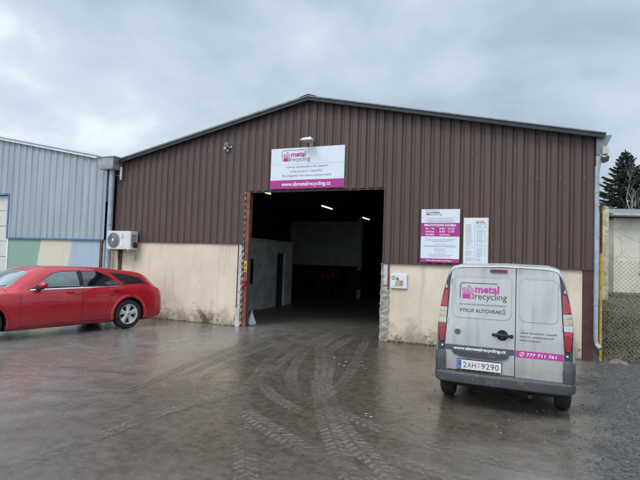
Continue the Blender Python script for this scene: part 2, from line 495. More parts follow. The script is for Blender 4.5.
def m_leafy(name, lo, hi, rough=0.7):
    t = NT(name)
    g = t.n('ShaderNodeNewGeometry')
    t.col(t.mix(g.outputs['Random Per Island'], lo, hi))
    t.rough(rough)
    return t.m
M['needles'] = m_leafy('spruce_needles', (0.030, 0.042, 0.026), (0.085, 0.105, 0.062))
M['bark'] = mat('grey_brown_bark', (0.10, 0.085, 0.07), 0.9, 0, 0.3, 8, 0.8, 20)
M['palebark'] = mat('pale_bark', (0.30, 0.29, 0.26), 0.9, 0, 0.3, 8)
M['leaflitter'] = m_leafy('dead_leaves', (0.07, 0.048, 0.03), (0.24, 0.18, 0.115))
M['moss'] = m_leafy('moss_tufts', (0.07, 0.085, 0.02), (0.19, 0.20, 0.05))
M['pebbles'] = m_leafy('loose_pebbles', (0.03, 0.029, 0.028), (0.17, 0.163, 0.15), 0.55)
M['weed'] = m_leafy('dry_weed', (0.08, 0.07, 0.04), (0.22, 0.17, 0.10))

# ------------------------------------------------------------------ geometry helpers
class G:
    def __init__(s):
        s.v, s.f, s.mi = [], [], []
        s.k = 0
    def add(s, vs, fs):
        b = len(s.v)
        s.v += [tuple(p) for p in vs]
        s.f += [tuple(b + i for i in f) for f in fs]
        s.mi += [s.k] * len(fs)
        return s
    def box(s, x0, x1, y0, y1, z0, z1):
        x0, x1 = min(x0, x1), max(x0, x1)
        y0, y1 = min(y0, y1), max(y0, y1)
        z0, z1 = min(z0, z1), max(z0, z1)
        vs = [(x0, y0, z0), (x1, y0, z0), (x1, y1, z0), (x0, y1, z0), (x0, y0, z1), (x1, y0, z1), (x1, y1, z1), (x0, y1, z1)]
        return s.add(vs, [(0, 3, 2, 1), (4, 5, 6, 7), (0, 1, 5, 4), (1, 2, 6, 5), (2, 3, 7, 6), (3, 0, 4, 7)])
    def prism(s, poly, a, b, axis='y'):
        # poly: 2D outline, extruded between a and b along the axis
        n = len(poly)
        def P(p, t):
            return {'y': (p[0], t, p[1]), 'x': (t, p[0], p[1]), 'z': (p[0], p[1], t)}[axis]
        vs = [P(p, a) for p in poly] + [P(p, b) for p in poly]
        fs = [tuple(range(n)), tuple(range(2 * n - 1, n - 1, -1))]
        fs += [(i, i + n, (i + 1) % n + n, (i + 1) % n) for i in range(n)]
        return s.add(vs, fs)
    def tube(s, path, r, n=8, cap=True):
        path = [Vector(p) for p in path]
        rs = r if isinstance(r, (list, tuple)) else [r] * len(path)
        vs, fs = [], []
        up = Vector((0, 0, 1))
        for i, p in enumerate(path):
            d = (path[min(i + 1, len(path) - 1)] - path[max(i - 1, 0)]).normalized()
            u = up if abs(d.dot(up)) < 0.95 else Vector((1, 0, 0))
            a = d.cross(u).normalized()
            b = a.cross(d)
            for k in range(n):
                t = 2 * math.pi * k / n
                vs.append(p + (a * math.cos(t) + b * math.sin(t)) * rs[i])
        for i in range(len(path) - 1):
            for k in range(n):
                k2 = (k + 1) % n
                fs.append((i * n + k, i * n + k2, (i + 1) * n + k2, (i + 1) * n + k))
        if cap:
            fs.append(tuple(range(n - 1, -1, -1)))
            e = (len(path) - 1) * n
            fs.append(tuple(range(e, e + n)))
        return s.add(vs, fs)
    def lathe(s, prof, o, ax, n=32, cap=True):
        # prof: (radius, distance along ax)
        o, ax = Vector(o), Vector(ax).normalized()
        a = ax.orthogonal().normalized()
        b = ax.cross(a)
        vs, fs = [], []
        for r, h in prof:
            for k in range(n):
                t = 2 * math.pi * k / n
                vs.append(o + ax * h + (a * math.cos(t) + b * math.sin(t)) * r)
        for i in range(len(prof) - 1):
            for k in range(n):
                k2 = (k + 1) % n
                fs.append((i * n + k, i * n + k2, (i + 1) * n + k2, (i + 1) * n + k))
        if cap:
            fs.append(tuple(range(n - 1, -1, -1)))
            e = (len(prof) - 1) * n
            fs.append(tuple(range(e, e + n)))
        return s.add(vs, fs)
    def mesh(s, name, mats, bevel=0, smooth=None, seg=2, fix=True):
        me = bpy.data.meshes.new(name)
        me.from_pydata(s.v, [], s.f)
        for mm in (mats if isinstance(mats, (list, tuple)) else [mats]):
            me.materials.append(mm)
        me.polygons.foreach_set('material_index', s.mi)
        if bevel or fix:
            bm = bmesh.new()
            bm.from_mesh(me)
            if fix:
                bmesh.ops.recalc_face_normals(bm, faces=bm.faces)
            if bevel:
                ed = [e for e in bm.edges if len(e.link_faces) == 2 and e.calc_face_angle(0) > 0.5]
                bmesh.ops.bevel(bm, geom=ed, offset=bevel, segments=seg, profile=0.6, affect='EDGES', clamp_overlap=True)
            bm.to_mesh(me)
            bm.free()
        if smooth is not None:
            for p in me.polygons:
                p.use_smooth = True
            me.set_sharp_from_angle(angle=math.radians(smooth))
        me.update()
        return me
    def part(s, name, mats, parent=None, bevel=0, smooth=None, label=None, fix=True, seg=2):
        return link(name, s.mesh(name, mats, bevel, smooth, seg, fix), parent, label)

def link(name, me, parent=None, label=None):
    o = bpy.data.objects.new(name, me)
    C.objects.link(o)
    if parent:
        o.parent = parent
    if label:
        o['label'] = label
    return o

def thing(name, label, cat, loc=(0, 0, 0), rz=0, group=None):
    o = bpy.data.objects.new(name, None)
    C.objects.link(o)
    o.empty_display_size = 0.2
    o.location = loc
    o.rotation_euler = (0, 0, rz)
    o['label'] = label
    o['category'] = cat
    if group:
        o['group'] = group
    return o

def tag(o, label, cat, group=None, kind=None):
    o['label'] = label
    o['category'] = cat
    if group:
        o['group'] = group
    if kind:
        o['kind'] = kind
    return o

def structure(o, label=None, kind='structure', cat=None):
    o['kind'] = kind
    if label:
        o['label'] = label
    if cat:
        o['category'] = cat
    return o

def rrect(x0, x1, y0, y1, r, n=5):
    pts = []
    for cx, cy, a0 in ((x1 - r, y1 - r, 0), (x0 + r, y1 - r, 90), (x0 + r, y0 + r, 180), (x1 - r, y0 + r, 270)):
        for i in range(n + 1):
            a = math.radians(a0 + 90 * i / n)
            pts.append((cx + r * math.cos(a), cy + r * math.sin(a)))
    return pts

def spline(pts, n=6, closed=True):
    out = []
    N_ = len(pts)
    for i in range(N_ if closed else N_ - 1):
        p = [pts[(i + j) % N_] if closed else pts[min(max(i + j, 0), N_ - 1)] for j in (-1, 0, 1, 2)]
        for k in range(n):
            t = k / n
            out.append(tuple(0.5 * (2 * p[1][c] + (p[2][c] - p[0][c]) * t + (2 * p[0][c] - 5 * p[1][c] + 4 * p[2][c] - p[3][c]) * t * t
                             + (3 * p[1][c] - p[0][c] - 3 * p[2][c] + p[3][c]) * t ** 3) for c in range(len(p[1]))))
    if not closed:
        out.append(tuple(pts[-1]))
    return out

# text as flat triangulated 2D shapes
_tcache = {}
def text2d(s, bold=0.0):
    key = (s, bold)
    if key in _tcache:
        return _tcache[key]
    cu = bpy.data.curves.new('t', 'FONT')
    cu.body = s
    cu.size = 1
    cu.offset = bold
    cu.resolution_u = 3
    ob = bpy.data.objects.new('t', cu)
    C.objects.link(ob)
    bpy.context.view_layer.update()
    dg = bpy.context.evaluated_depsgraph_get()
    me = bpy.data.meshes.new_from_object(ob.evaluated_get(dg))
    vs = [(v.co.x, v.co.y) for v in me.vertices]
    fs = [tuple(p.vertices) for p in me.polygons]
    bpy.data.objects.remove(ob)
    bpy.data.curves.remove(cu)
    bpy.data.meshes.remove(me)
    _tcache[key] = (vs, fs)
    return vs, fs

class Flat:
    """2D shapes gathered on one plane, then laid on a plane or draped on a body."""
    def __init__(s):
        s.v, s.f = [], []
    def add(s, vs, fs):
        b = len(s.v)
        s.v += list(vs)
        s.f += [tuple(b + i for i in f) for f in fs]
    def rect(s, x0, x1, y0, y1):
        s.add([(x0, y0), (x1, y0), (x1, y1), (x0, y1)], [(0, 1, 2, 3)])
    def poly(s, pts):
        s.add(pts, [tuple(range(len(pts)))])
    def ring(s, outer, inner):
        n = len(outer)
        s.add(list(outer) + list(inner), [(i, (i + 1) % n, (i + 1) % n + n, i + n) for i in range(n)])
    def text(s, t, x0, x1, y, h, bold=0.0, align=None):
        vs, fs = text2d(t, bold)
        if not vs:
            return
        a = min(v[0] for v in vs)
        b = max(v[0] for v in vs)
        caph = 0.72
        sx = (x1 - x0) / max(1e-6, b - a)
        sy = h / caph
        s.add([(x0 + (v[0] - a) * sx, y + v[1] * sy) for v in vs], fs)
    def lay(s, name, m_, parent, fn, label=None):
        me = bpy.data.meshes.new(name)
        me.from_pydata([tuple(fn(*p)) for p in s.v], [], s.f)
        me.materials.append(m_)
        return link(name, me, parent, label)

# ------------------------------------------------------------------ ground
def ground_h(x, y):
    def ss(a, b, t):
        t = min(1, max(0, (t - a) / (b - a)))
        return t * t * (3 - 2 * t)
    return 0.72 * ss(0.5, 11, y) * ss(6.3, 6.9, x) + 0.05 * ss(0.3, 0.8, y) * ss(6.3, 6.6, x)

def axis_vals(lo, hi, core, step):
    v = list(np.arange(core[0], core[1] + 1e-6, step))
    d = step
    x = core[0]
    left = []
    while x > lo:
        d *= 1.35
        x -= d
        left.append(max(x, lo))
    d = step
    x = core[1]
    right = []
    while x < hi:
        d *= 1.35
        x += d
        right.append(min(x, hi))
    return left[::-1] + v + right
xs = axis_vals(-400, 400, (-14, 16), 0.3)
ys = axis_vals(-300, 500, (-14, 20), 0.3)
g = G()
g.v = [(x, y, ground_h(x, y)) for y in ys for x in xs]
nx = len(xs)
g.f = [(j * nx + i, j * nx + i + 1, (j + 1) * nx + i + 1, (j + 1) * nx + i) for j in range(len(ys) - 1) for i in range(nx - 1)]
g.mi = [0] * len(g.f)
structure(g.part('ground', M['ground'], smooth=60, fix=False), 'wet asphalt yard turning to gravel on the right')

# tyre tracks pressed in mud on the asphalt
tg = {'v': [], 'f': [], 'uv': [], 'fade': []}
def ribbon(path, width, z, tail=0.5, k_=1.0):
    p = spline(path, 10, closed=False)
    P = [Vector((a, b, 0)) for a, b in p]
    L = [0]
    for i in range(1, len(P)):
        L.append(L[-1] + (P[i] - P[i - 1]).length)
    base = len(tg['v'])
    nn = 4
    for i, q in enumerate(P):
        d = (P[min(i + 1, len(P) - 1)] - P[max(i - 1, 0)]).normalized()
        s = Vector((d.y, -d.x, 0))
        fd = min(1, L[i] / tail, (L[-1] - L[i]) / tail)
        for k in range(nn + 1):
            u = k / nn
            c = q + s * (u - 0.5) * width * (1 + .10 * math.sin(L[i] * 3.3 + z * 500))
            tg['v'].append((c.x, c.y, z))
            tg['uv'].append((u, L[i]))
            tg['fade'].append(max(0, fd) * k_ * (.8 + .2 * math.sin(L[i] * 2.1 + z * 900)))
    for i in range(len(P) - 1):
        for k in range(nn):
            a = base + i * (nn + 1) + k
            tg['f'].append((a, a + 1, a + nn + 2, a + nn + 1))
T = [
    ([(0.50, 2.0), (0.55, 0.93), (0.65, -0.91), (0.97, -2.9), (1.34, -4.37), (1.75, -5.01), (2.25, -5.43), (2.75, -5.75)], .20),
    ([(0.7, 1.0), (0.74, -0.91), (1.18, -2.77), (1.6, -4.01), (1.98, -4.7), (2.45, -5.2)], .20),
    ([(0.9, 0.6), (1.02, -1.31), (1.62, -2.8), (2.15, -4.18), (2.61, -5.24), (3.13, -6.21), (3.55, -6.95), (3.9, -7.6)], .25),
    ([(1.25, 0.4), (1.39, -1.74), (1.85, -3.04), (2.36, -4.49), (2.80, -5.33), (3.32, -6.17), (3.80, -6.72), (4.3, -7.3)], .25),
    ([(0.1, -0.5), (0.64, -2.68), (1.21, -4.44), (1.47, -5.16), (1.96, -6.01), (2.34, -6.62), (2.82, -7.38), (3.1, -7.9)], .22),
    ([(1.55, -5.55), (2.01, -5.95), (2.53, -6.31), (2.95, -6.56), (3.3, -6.74), (3.7, -6.98), (4.1, -7.3)], .26),
    ([(2.65, -5.15), (2.85, -5.33), (3.14, -5.54), (3.55, -5.75), (4.03, -5.93), (4.68, -6.04), (5.3, -6.13)], .22),
    ([(0.15, -5.06), (0.14, -4.32), (-0.06, -3.01), (-0.21, -1.69), (-0.26, 0.37), (-0.3, 2)], .17),
    ([(0.93, -5.36), (0.62, -4.92), (0.42, -4.15), (0.25, -3.14), (0.18, -1.13), (0.15, 1)], .17),
    ([(-3.4, -6.0), (-2.52, -5.74), (-1.72, -5.30), (-0.85, -5.10), (-0.2, -4.95)], .20),
    ([(-2.0, -6.85), (-1.31, -6.56), (-0.54, -6.18), (0.0, -5.98), (0.5, -5.6)], .18),
    ([(0.01, -7.0), (0.07, -6.46), (0.1, -5.65), (-0.13, -4.48), (-0.37, -2.85), (-0.5, -1.5)], .20),
    ([(1.0, -8.3), (1.02, -7.5), (1.08, -7.04), (1.09, -6.55), (1.26, -5.74), (1.42, -5.19), (1.4, -4.3)], .20),
    ([(2.36, -5.33), (2.5, -4.48), (2.32, -3.19), (2.0, -1.8), (1.6, 0.2)], .20),
    ([(3.2, -6.2), (4.0, -6.5), (4.8, -6.65), (5.6, -6.7)], .22),
]
for i, (p, wd) in enumerate(T):
    ribbon(p, wd, 0.004 + 0.0006 * i, .6, [1, 1, 1.15, 1.15, .8, 1.05, .95, .85, .85, .9, .8, .8, .85, .85, .7][i])
me = bpy.data.meshes.new('mud_tracks')
me.from_pydata(tg['v'], [], tg['f'])
me.materials.append(M['track'])
uvl = me.uv_layers.new(name='UVMap')
for lp in me.loops:
    uvl.data[lp.index].uv = tg['uv'][lp.vertex_index]
at = me.attributes.new('fade', 'FLOAT', 'POINT')
at.data.foreach_set('value', tg['fade'])
structure(link('mud_tracks', me), 'crossing muddy tyre prints on the wet asphalt', 'stuff', 'tyre tracks')

g = G()
g.add([(-1.90, -3.13, .0045), (-1.86, -3.02, .0045), (-1.66, -2.35, .0045), (-1.71, -2.33, .0045)], [(0, 1, 2, 3)])
structure(g.part('parking_line', M['whiteline'], fix=False), 'short worn white parking line near the red car')

# loose pebbles
def pebbles(n, area, smin, smax, seed):
    r = random.Random(seed)
    g = G()
    made = 0
    while made < n:
        x, y = area(r)
        s = smin + (smax - smin) * r.random() ** 3
        z = ground_h(x, y)
        a0 = r.random() * 6.3
        vs = []
        for k in range(5):
            a = a0 + k * 1.2566
            rr = s * (0.75 + 0.5 * r.random())
            vs.append((x + rr * math.cos(a), y + rr * math.sin(a) * 0.8, z - 0.002))
        for k in range(5):
            v = vs[k]
            vs.append((x + (v[0] - x) * 0.62, y + (v[1] - y) * 0.62, z + s * (0.4 + 0.35 * r.random())))
        fs = [(5, 6, 7, 8, 9)] + [(k, (k + 1) % 5, (k + 1) % 5 + 5, k + 5) for k in range(5)]
        g.add(vs, fs)
        made += 1
    return g
def right_area(r):
    while True:
        x, y = r.uniform(3.0, 10), r.uniform(-7.5, 0.3)
        e = 6.0 + 0.3 * math.sin(y * 1.7) + 0.05 * y
        if r.random() < min(1, max(0.02, (x - e + 1.0) * 0.8)):
            return x, y
structure(pebbles(9000, right_area, 0.004, 0.019, 3).part('gravel', M['pebbles'], fix=False), 'loose grey gravel beside the van', 'stuff', 'gravel')
def yard_area(r):
    return r.uniform(-6, 6), r.uniform(-8.5, 0.5)
structure(pebbles(3500, yard_area, 0.002, 0.010, 5).part('grit', M['pebbles'], fix=False), 'fine grit scattered over the wet yard', 'stuff', 'grit')

# ------------------------------------------------------------------ brown workshop
SL = 0.2139
W = 6.2
def zt(x):
    return 5.763 - SL * abs(x)
shop = thing('workshop_building', 'brown corrugated metal workshop with low gable roof, cream plaster foot and open dark gateway', 'workshop')

def corrugate(g, x0, x1, zlo, ztop, y, pitch, depth, flat=0.56, slope=0.09, jitter=0.0, x_off=0.0, seedv=1):
    r = random.Random(seedv)
    xs_ = []
    k = math.floor((x0 - x_off) / pitch) - 1
    while True:
        b = x_off + k * pitch
        if b > x1:
            break
        j = r.uniform(-1, 1) * jitter
        for fx, d in ((0, 0), (slope, 1), (slope + flat, 1), (2 * slope + flat, 0)):
            xs_.append((b + fx * pitch, y - d * depth - j * d))
        k += 1
    pts = []
    def at(x):
        for (a, ya), (b, yb) in zip(xs_, xs_[1:]):
            if a <= x <= b:
                t = (x - a) / max(1e-9, b - a)
                return ya + (yb - ya) * t
        return y
    pts.append((x0, at(x0)))
    pts += [p for p in xs_ if x0 + 1e-4 < p[0] < x1 - 1e-4]
    if x0 < 0 < x1:
        pts.append((0, at(0)))
    pts.append((x1, at(x1)))
    pts.sort()
    vs, fs = [], []
    for x, yy in pts:
        vs += [(x, yy, zlo), (x, yy, ztop(x)), (x, yy + 0.003, ztop(x)), (x, yy + 0.003, zlo)]
    for i in range(len(pts) - 1):
        a, b = 4 * i, 4 * i + 4
        fs += [(a, b, b + 1, a + 1), (a + 3, a, b, b + 3)]
    g.add(vs, fs)

g = G()
pit_ = 12.434 / 58
for a, b, zl, sd_ in ((-W, -1.77, 2.14, 1), (-1.77, 1.94, 3.512, 2), (1.94, W, 1.775, 3)):
    corrugate(g, a, b, zl, lambda x: zt(x) + 0.0, 0.0, pit_, 0.034, 0.50, 0.14, 0.0015, 0.03, sd_)
g.part('cladding', M['brown'], shop, fix=False)
# fixing screws
g = G()
r = random.Random(11)
for k in range(-29, 29, 2):
    x = 0.03 + (k + 0.86 + 0.07) * pit_
    for z in (1.86, 2.22, 3.62, 4.2):
        if (z < 2.2 and x < 2) or (z < 3.6 and -1.8 < x < 2) or z > zt(x) - 0.1 or r.random() < 0.45 or x < -6:
            continue
        g.lathe([(0.011, 0), (0.008, 0.006)], (x, -0.002, z + r.uniform(-.01, .01)), (0, -1, 0), 6)
g.part('screws', M['zinc'], shop)
# gable wall behind the sheeting
g = G()
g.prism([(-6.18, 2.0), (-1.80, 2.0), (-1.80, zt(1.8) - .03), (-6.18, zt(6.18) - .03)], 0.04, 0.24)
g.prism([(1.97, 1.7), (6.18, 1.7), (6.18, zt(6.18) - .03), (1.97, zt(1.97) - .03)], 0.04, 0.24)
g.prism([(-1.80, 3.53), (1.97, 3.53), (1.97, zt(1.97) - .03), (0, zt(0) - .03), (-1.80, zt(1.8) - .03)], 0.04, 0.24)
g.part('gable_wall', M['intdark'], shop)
g = G()
for x0, x1, z1 in ((-6.48, -1.92, 2.128), (2.10, 6.0, 1.757)):
    g = G()
    nxx, nzz = int((x1 - x0) / 0.06), int(z1 / 0.06)
    r = random.Random(int(x1 * 10))
    vs = []
    for j in range(nzz + 1):
        for i in range(nxx + 1):
            z = z1 * j / nzz
            d = 0.005 * math.sin(i * 0.23 + j * 0.13) + 0.005 * math.sin(i * 0.08 - j * 0.17) + r.uniform(-.0015, .0015)
            d += -0.02 * max(0, 1 - z / 0.25) * (0.5 + 0.5 * math.sin(i * 0.7) * math.sin(i * .23))
            vs.append((x0 + (x1 - x0) * i / nxx, d, z if j else -0.05))
    fs = [(j * (nxx + 1) + i, j * (nxx + 1) + i + 1, (j + 1) * (nxx + 1) + i + 1, (j + 1) * (nxx + 1) + i) for j in range(nzz) for i in range(nxx)]
    g.add(vs, fs)
    g.part('plaster_wall', M['plaster'], shop, smooth=60, fix=False)
    G().box(x0, x1, 0.016, 0.30, -.05, z1 - .06).part('masonry_core', M['intwall'], shop)
# flashings under the sheeting
G().box(-6.2, -1.90, -0.045, 0.01, 2.129, 2.139).part('drip_flashing', M['brownpost'], shop)
G().box(1.94, 6.2, -0.048, 0.01, 1.758, 1.774).part('drip_flashing', M['brownpost'], shop)
# roof
g = G()
g.prism([(-6.36, zt(6.36) + 0.012), (0, zt(0) + 0.012), (6.36, zt(6.36) + 0.012), (6.36, zt(6.36) + 0.036), (0, zt(0) + 0.04), (-6.36, zt(6.36) + 0.036)], -0.23, 20.2)
g.part('roof', M['roofsteel'], shop)
g = G()
for s in (-1, 1):
    g.prism([(s * 0.001, zt(0) - 0.075), (s * 6.33, zt(6.33) - 0.075), (s * 6.33, zt(6.33) + 0.010), (s * 0.001, zt(0) + 0.010)], -0.21, -0.17)
    g.prism([(s * 0.001, zt(0) - 0.02), (s * 6.3, zt(6.3) - 0.02), (s * 6.3, zt(6.3) + 0.008), (s * 0.001, zt(0) + 0.008)], -0.168, 0.26)
g.prism([(-0.22, zt(.22) + 0.042), (0, zt(0) + 0.048), (0.22, zt(.22) + 0.042), (0.22, zt(.22) + .056), (0, zt(0) + .075), (-.22, zt(.22) + .056)], -0.235, 20.2)
g.prism([(-6.33, zt(6.33) + .037), (-.23, zt(.23) + .037), (-.23, zt(.23) + .05), (-6.33, zt(6.33) + .05)], -.232, -.1)
g.part('verge_trim', M['darksteel'], shop, bevel=0.004)
g = G()
g.prism([(6.205, 4.42), (6.47, 4.40), (6.34, 4.10), (6.27, 4.02), (6.205, 4.02)], -0.13, 20)
g.part('gutter', M['roofsteel'], shop, bevel=0.006)
g = G()
g.prism([(6.205, 4.015), (6.32, 4.015), (6.29, 3.86), (6.27, 3.72), (6.205, 3.72)], -0.12, 0.10)
g.part('gutter_outlet', M['zinc'], shop, bevel=0.006)
g = G()
g.tube([(6.225, -.085, 3.80), (6.225, -.085, .42), (6.245, -.11, .33), (6.30, -.19, .27)], 0.042, 14)
for z in (1.1, 2.4, 3.3):
    g.lathe([(0.048, -.012), (0.048, .012)], (6.225, -.085, z), (0, 0, 1), 14)
g.part('downpipe', M['pipe'], shop, smooth=40)
# side and rear walls
for s in (-1, 1):
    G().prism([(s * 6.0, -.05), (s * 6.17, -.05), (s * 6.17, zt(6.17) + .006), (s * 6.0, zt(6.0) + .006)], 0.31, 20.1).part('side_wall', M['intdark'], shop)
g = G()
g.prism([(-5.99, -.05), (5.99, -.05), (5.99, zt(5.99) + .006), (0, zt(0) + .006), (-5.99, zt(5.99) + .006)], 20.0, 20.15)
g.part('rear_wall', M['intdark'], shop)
for y in (5.7, 17.0):
    g = G()
    if True:
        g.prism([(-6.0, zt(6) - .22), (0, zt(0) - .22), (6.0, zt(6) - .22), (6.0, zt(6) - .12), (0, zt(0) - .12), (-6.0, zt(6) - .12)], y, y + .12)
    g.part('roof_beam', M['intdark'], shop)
if False:
    if False:
        g.prism([(0, zt(0) - .30), (s * 6.0, zt(6) - .30), (s * 6.0, zt(6) - .12), (0, zt(0) - .12)], y, y + .12)
# posts of the gateway
rj = random.Random(4)
def rough_column(x0, x1, y0, y1, z0, z1, n, amp, seedv):
    r = random.Random(seedv)
    g = G()
    vs = []
    per = [(x0, y0), ((x0 + x1) / 2, y0), (x1, y0), (x1, y1), ((x0 + x1) / 2, y1), (x0, y1)]
    for j in range(n + 1):
        z = z0 + (z1 - z0) * j / n
        for k, (x, y) in enumerate(per):
            vs.append((x + r.uniform(-amp, amp), y + r.uniform(-amp, amp), z + (r.uniform(-amp, amp) if 0 < j < n else 0)))
    fs = [tuple(range(5, -1, -1)), tuple(range(n * 6, n * 6 + 6))]
    for j in range(n):
        for k in range(6):
            fs.append((j * 6 + k, j * 6 + (k + 1) % 6, (j + 1) * 6 + (k + 1) % 6, (j + 1) * 6 + k))
    return g.add(vs, fs)
rough_column(1.90, 2.115, -0.012, 0.33, -.05, 1.24, 22, .011, 2).part('gate_pier', M['concrete'], shop, label='crumbling concrete pier right of the gateway')
rough_column(1.90, 1.965, 0.02, 0.33, 1.25, 1.76, 10, .010, 3).part('gate_pier', M['concrete'], shop, label='ragged masonry edge above the pier')
rough_column(1.97, 2.065, -0.018, 0.10, 1.26, 1.755, 8, .003, 5).part('jamb_board', M['oldwhite'], shop)
G().box(2.07, 2.10, -0.03, 0.05, 1.17, 1.755).part('jamb_angle', M['rust'], shop, bevel=.003)
rough_column(-1.935, -1.815, -0.02, 0.30, -.05, 2.125, 24, .006, 8).part('jamb_board', M['oldwhite'], shop)
G().box(-1.925, -1.905, -0.04, 0.0, 0.5, 2.12).part('jamb_angle', M['rust'], shop, bevel=.003)
G().box(-1.80, -1.752, -0.030, 0.06, 0.0, 3.50).part('hazard_strip', M['hazard'], shop, bevel=.004)
G().box(-1.742, -1.635, -0.015, 0.14, 0.0, 3.50).part('gate_post', M['redpost'], shop, bevel=.008)
G().box(-1.77, 1.93, 0.0, 0.05, 3.47, 3.508).part('gate_lintel', M['brownpost'], shop)
G().box(1.925, 1.965, -0.01, 0.16, 1.77, 3.50).part('gate_post', M['brownpost'], shop, bevel=.004)
G().box(6.01, 6.19, -0.028, 0.28, -.05, 1.757).part('corner_post', M['brownpost'], shop, bevel=.006)
G().box(-5.98, -5.86, -0.035, 0.02, 0.0, 2.125).part('corner_post', M['rust'], shop, bevel=.004)

o = G().box(-1.735, -1.65, -0.022, -0.016, 1.41, 1.70).part('warning_sticker', M['sticker'])
o.parent = shop
gg = Flat()
gg.rect(-1.725, -1.66, 1.45, 1.47); gg.rect(-1.725, -1.66, 1.49, 1.505); gg.poly([(-1.722, 1.56), (-1.663, 1.56), (-1.692, 1.66)])
gg.lay('sticker_print', M['letdark'], o, lambda x, z: (x, -0.0235, z))

# things fixed near the gateway
t = thing('push_button_box', 'small red switch box on the red post left of the gateway', 'switch box', (-1.69, -0.018, 1.13))
G().box(-.045, .045, -.06, 0, -.07, .07).part('box', M['redplastic'], t, bevel=.01)
G().lathe([(.02, 0), (.02, .015), (.012, .022)], (0, -.06, .02), (0, -1, 0), 16).part('button', M['blacksoft'], t, smooth=40)

rs = random.Random(21)
g = G()
prof = []
vs = []
nseg = 14
for j, (h, rad) in enumerate([(0, .16), (.06, .17), (.14, .145), (.24, .10), (.33, .06), (.40, .03), (.45, .035)]):
    for k in range(nseg):
        a = 2 * math.pi * k / nseg
        rr = rad * (1 + .22 * math.sin(3 * a + j) + rs.uniform(-.12, .12))
        vs.append((rr * math.cos(a) * .95, rr * math.sin(a) * .8, h))
fs = [(j * nseg + k, j * nseg + (k + 1) % nseg, (j + 1) * nseg + (k + 1) % nseg, (j + 1) * nseg + k) for j in range(6) for k in range(nseg)]
fs += [tuple(range(nseg - 1, -1, -1)), tuple(range(6 * nseg, 7 * nseg))]
g.v = []
g.add([(x * .72, y * .72, z * .8) for x, y, z in vs], fs)
o = g.part('sack', M['sack'], smooth=50)
o.location = (-1.78, 0.55, 0)
tag(o, 'tied white plastic sack on the floor just inside the left gate post', 'sack')

# ------------------------------------------------------------------ inside the gateway
off = thing('office_cabin', 'whitewashed cabin with a dark doorway inside the gateway, along its left side', 'cabin', (-3.47, 0.9, 0))
g = G()
g.box(-2.4, 0, 0.0, 4.29, 0, 2.38)
g.box(-2.4, 0, 4.99, 5.6, 0, 2.38)
g.box(-2.4, 0, 4.29, 4.99, 2.0, 2.38)
g.part('wall', M['intwall'], off)
G().box(-2.42, .06, -.04, 5.66, 2.385, 2.45).part('roof', M['oldwhite'], off, bevel=.005)
d_ = G().box(-.16, -.10, 4.295, 4.985, 0.0, 1.995).part('door', M['door_dark'], off, bevel=.004)
G().tube([(-.10, 4.40, 1.0), (-.05, 4.40, 1.0), (-.05, 4.50, 1.0)], .01, 8).part('handle', M['zinc'], d_, smooth=40)
f_ = G().box(.003, .035, 2.45, 2.50, 0.9, 1.75).box(.003, .035, 1.35, 1.40, 0.9, 1.75).box(.003, .035, 1.40, 2.45, 1.70, 1.75).box(.003, .035, 1.40, 2.45, .90, .95).part('window', M['door_dark'], off, bevel=.003)
G().box(.004, .012, 1.402, 2.448, .952, 1.698).part('pane', M['glassdark'], f_)
o = G().box(-6.0, -2.15, 11.5, 11.62, 1.52, 3.72).box(-2.36, -2.15, 11.4, 11.49, 0, 3.9).part('partition_wall', M['partition'])
tag(o, 'pale grey partition hanging high across the back of the dark hall', 'partition')

# scrapped hatchback's back end deep in the hall is only a dark hulk with red lamps
scr = thing('scrap_stack', 'dark heap of scrap bales with red panels deep inside the hall', 'scrap heap', (-3.3, 11.0, 0))
r = random.Random(5)
g = G(); g2 = G()
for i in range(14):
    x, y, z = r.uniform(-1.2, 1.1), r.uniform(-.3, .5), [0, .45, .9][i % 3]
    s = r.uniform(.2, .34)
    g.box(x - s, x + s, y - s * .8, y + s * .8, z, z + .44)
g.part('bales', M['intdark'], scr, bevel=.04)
for x, z in ((-.36, .95), (-.12, .90), (.12, .98)):
    g2.prism([(x - .08, z), (x + .09, z + .02), (x + .10, z + .2), (x - .05, z + .24)], -.72, -.66)
g2.part('panels', M['redplastic'], scr)

lx = [(-3.16, 3.3), (-2.70, 8.12), (-2.53, 13.25)]
lab = ['nearest lit fluorescent lamp, seen at the top left corner of the gateway', 'middle lit fluorescent lamp under the hall roof, brightest yellow', 'farthest lit fluorescent lamp, right of the other two']
for i, (x, y) in enumerate(lx):
    if i == 0:
        l0 = t = thing('fluorescent_lamp', lab[0], 'ceiling lamp', (x, y, 4.0), math.pi / 2, 'lit lamps hanging in the hall')
        a_ = G().box(-.62, .62, -.05, .05, .045, .11).part('housing', M['lampgrey'], t, bevel=.006)
        b_ = G().tube([(-.6, 0, .02), (.6, 0, .02)], .022, 10).part('tube', M['ledtube'], t, smooth=40)
        c_ = G().tube([(-.5, 0, .11), (-.5, 0, 1.0)], .006, 6).part('hanger', M['darksteel'], t)
        d_ = G().tube([(.5, 0, .11), (.5, 0, 1.0)], .006, 6).part('hanger', M['darksteel'], t)
    else:
        t = l0.copy(); C.objects.link(t)
        t.location = (x, y, 4.0)
        t['label'] = lab[i]
        for ch in (a_, b_, c_, d_):
            k = ch.copy(); C.objects.link(k); k.parent = t

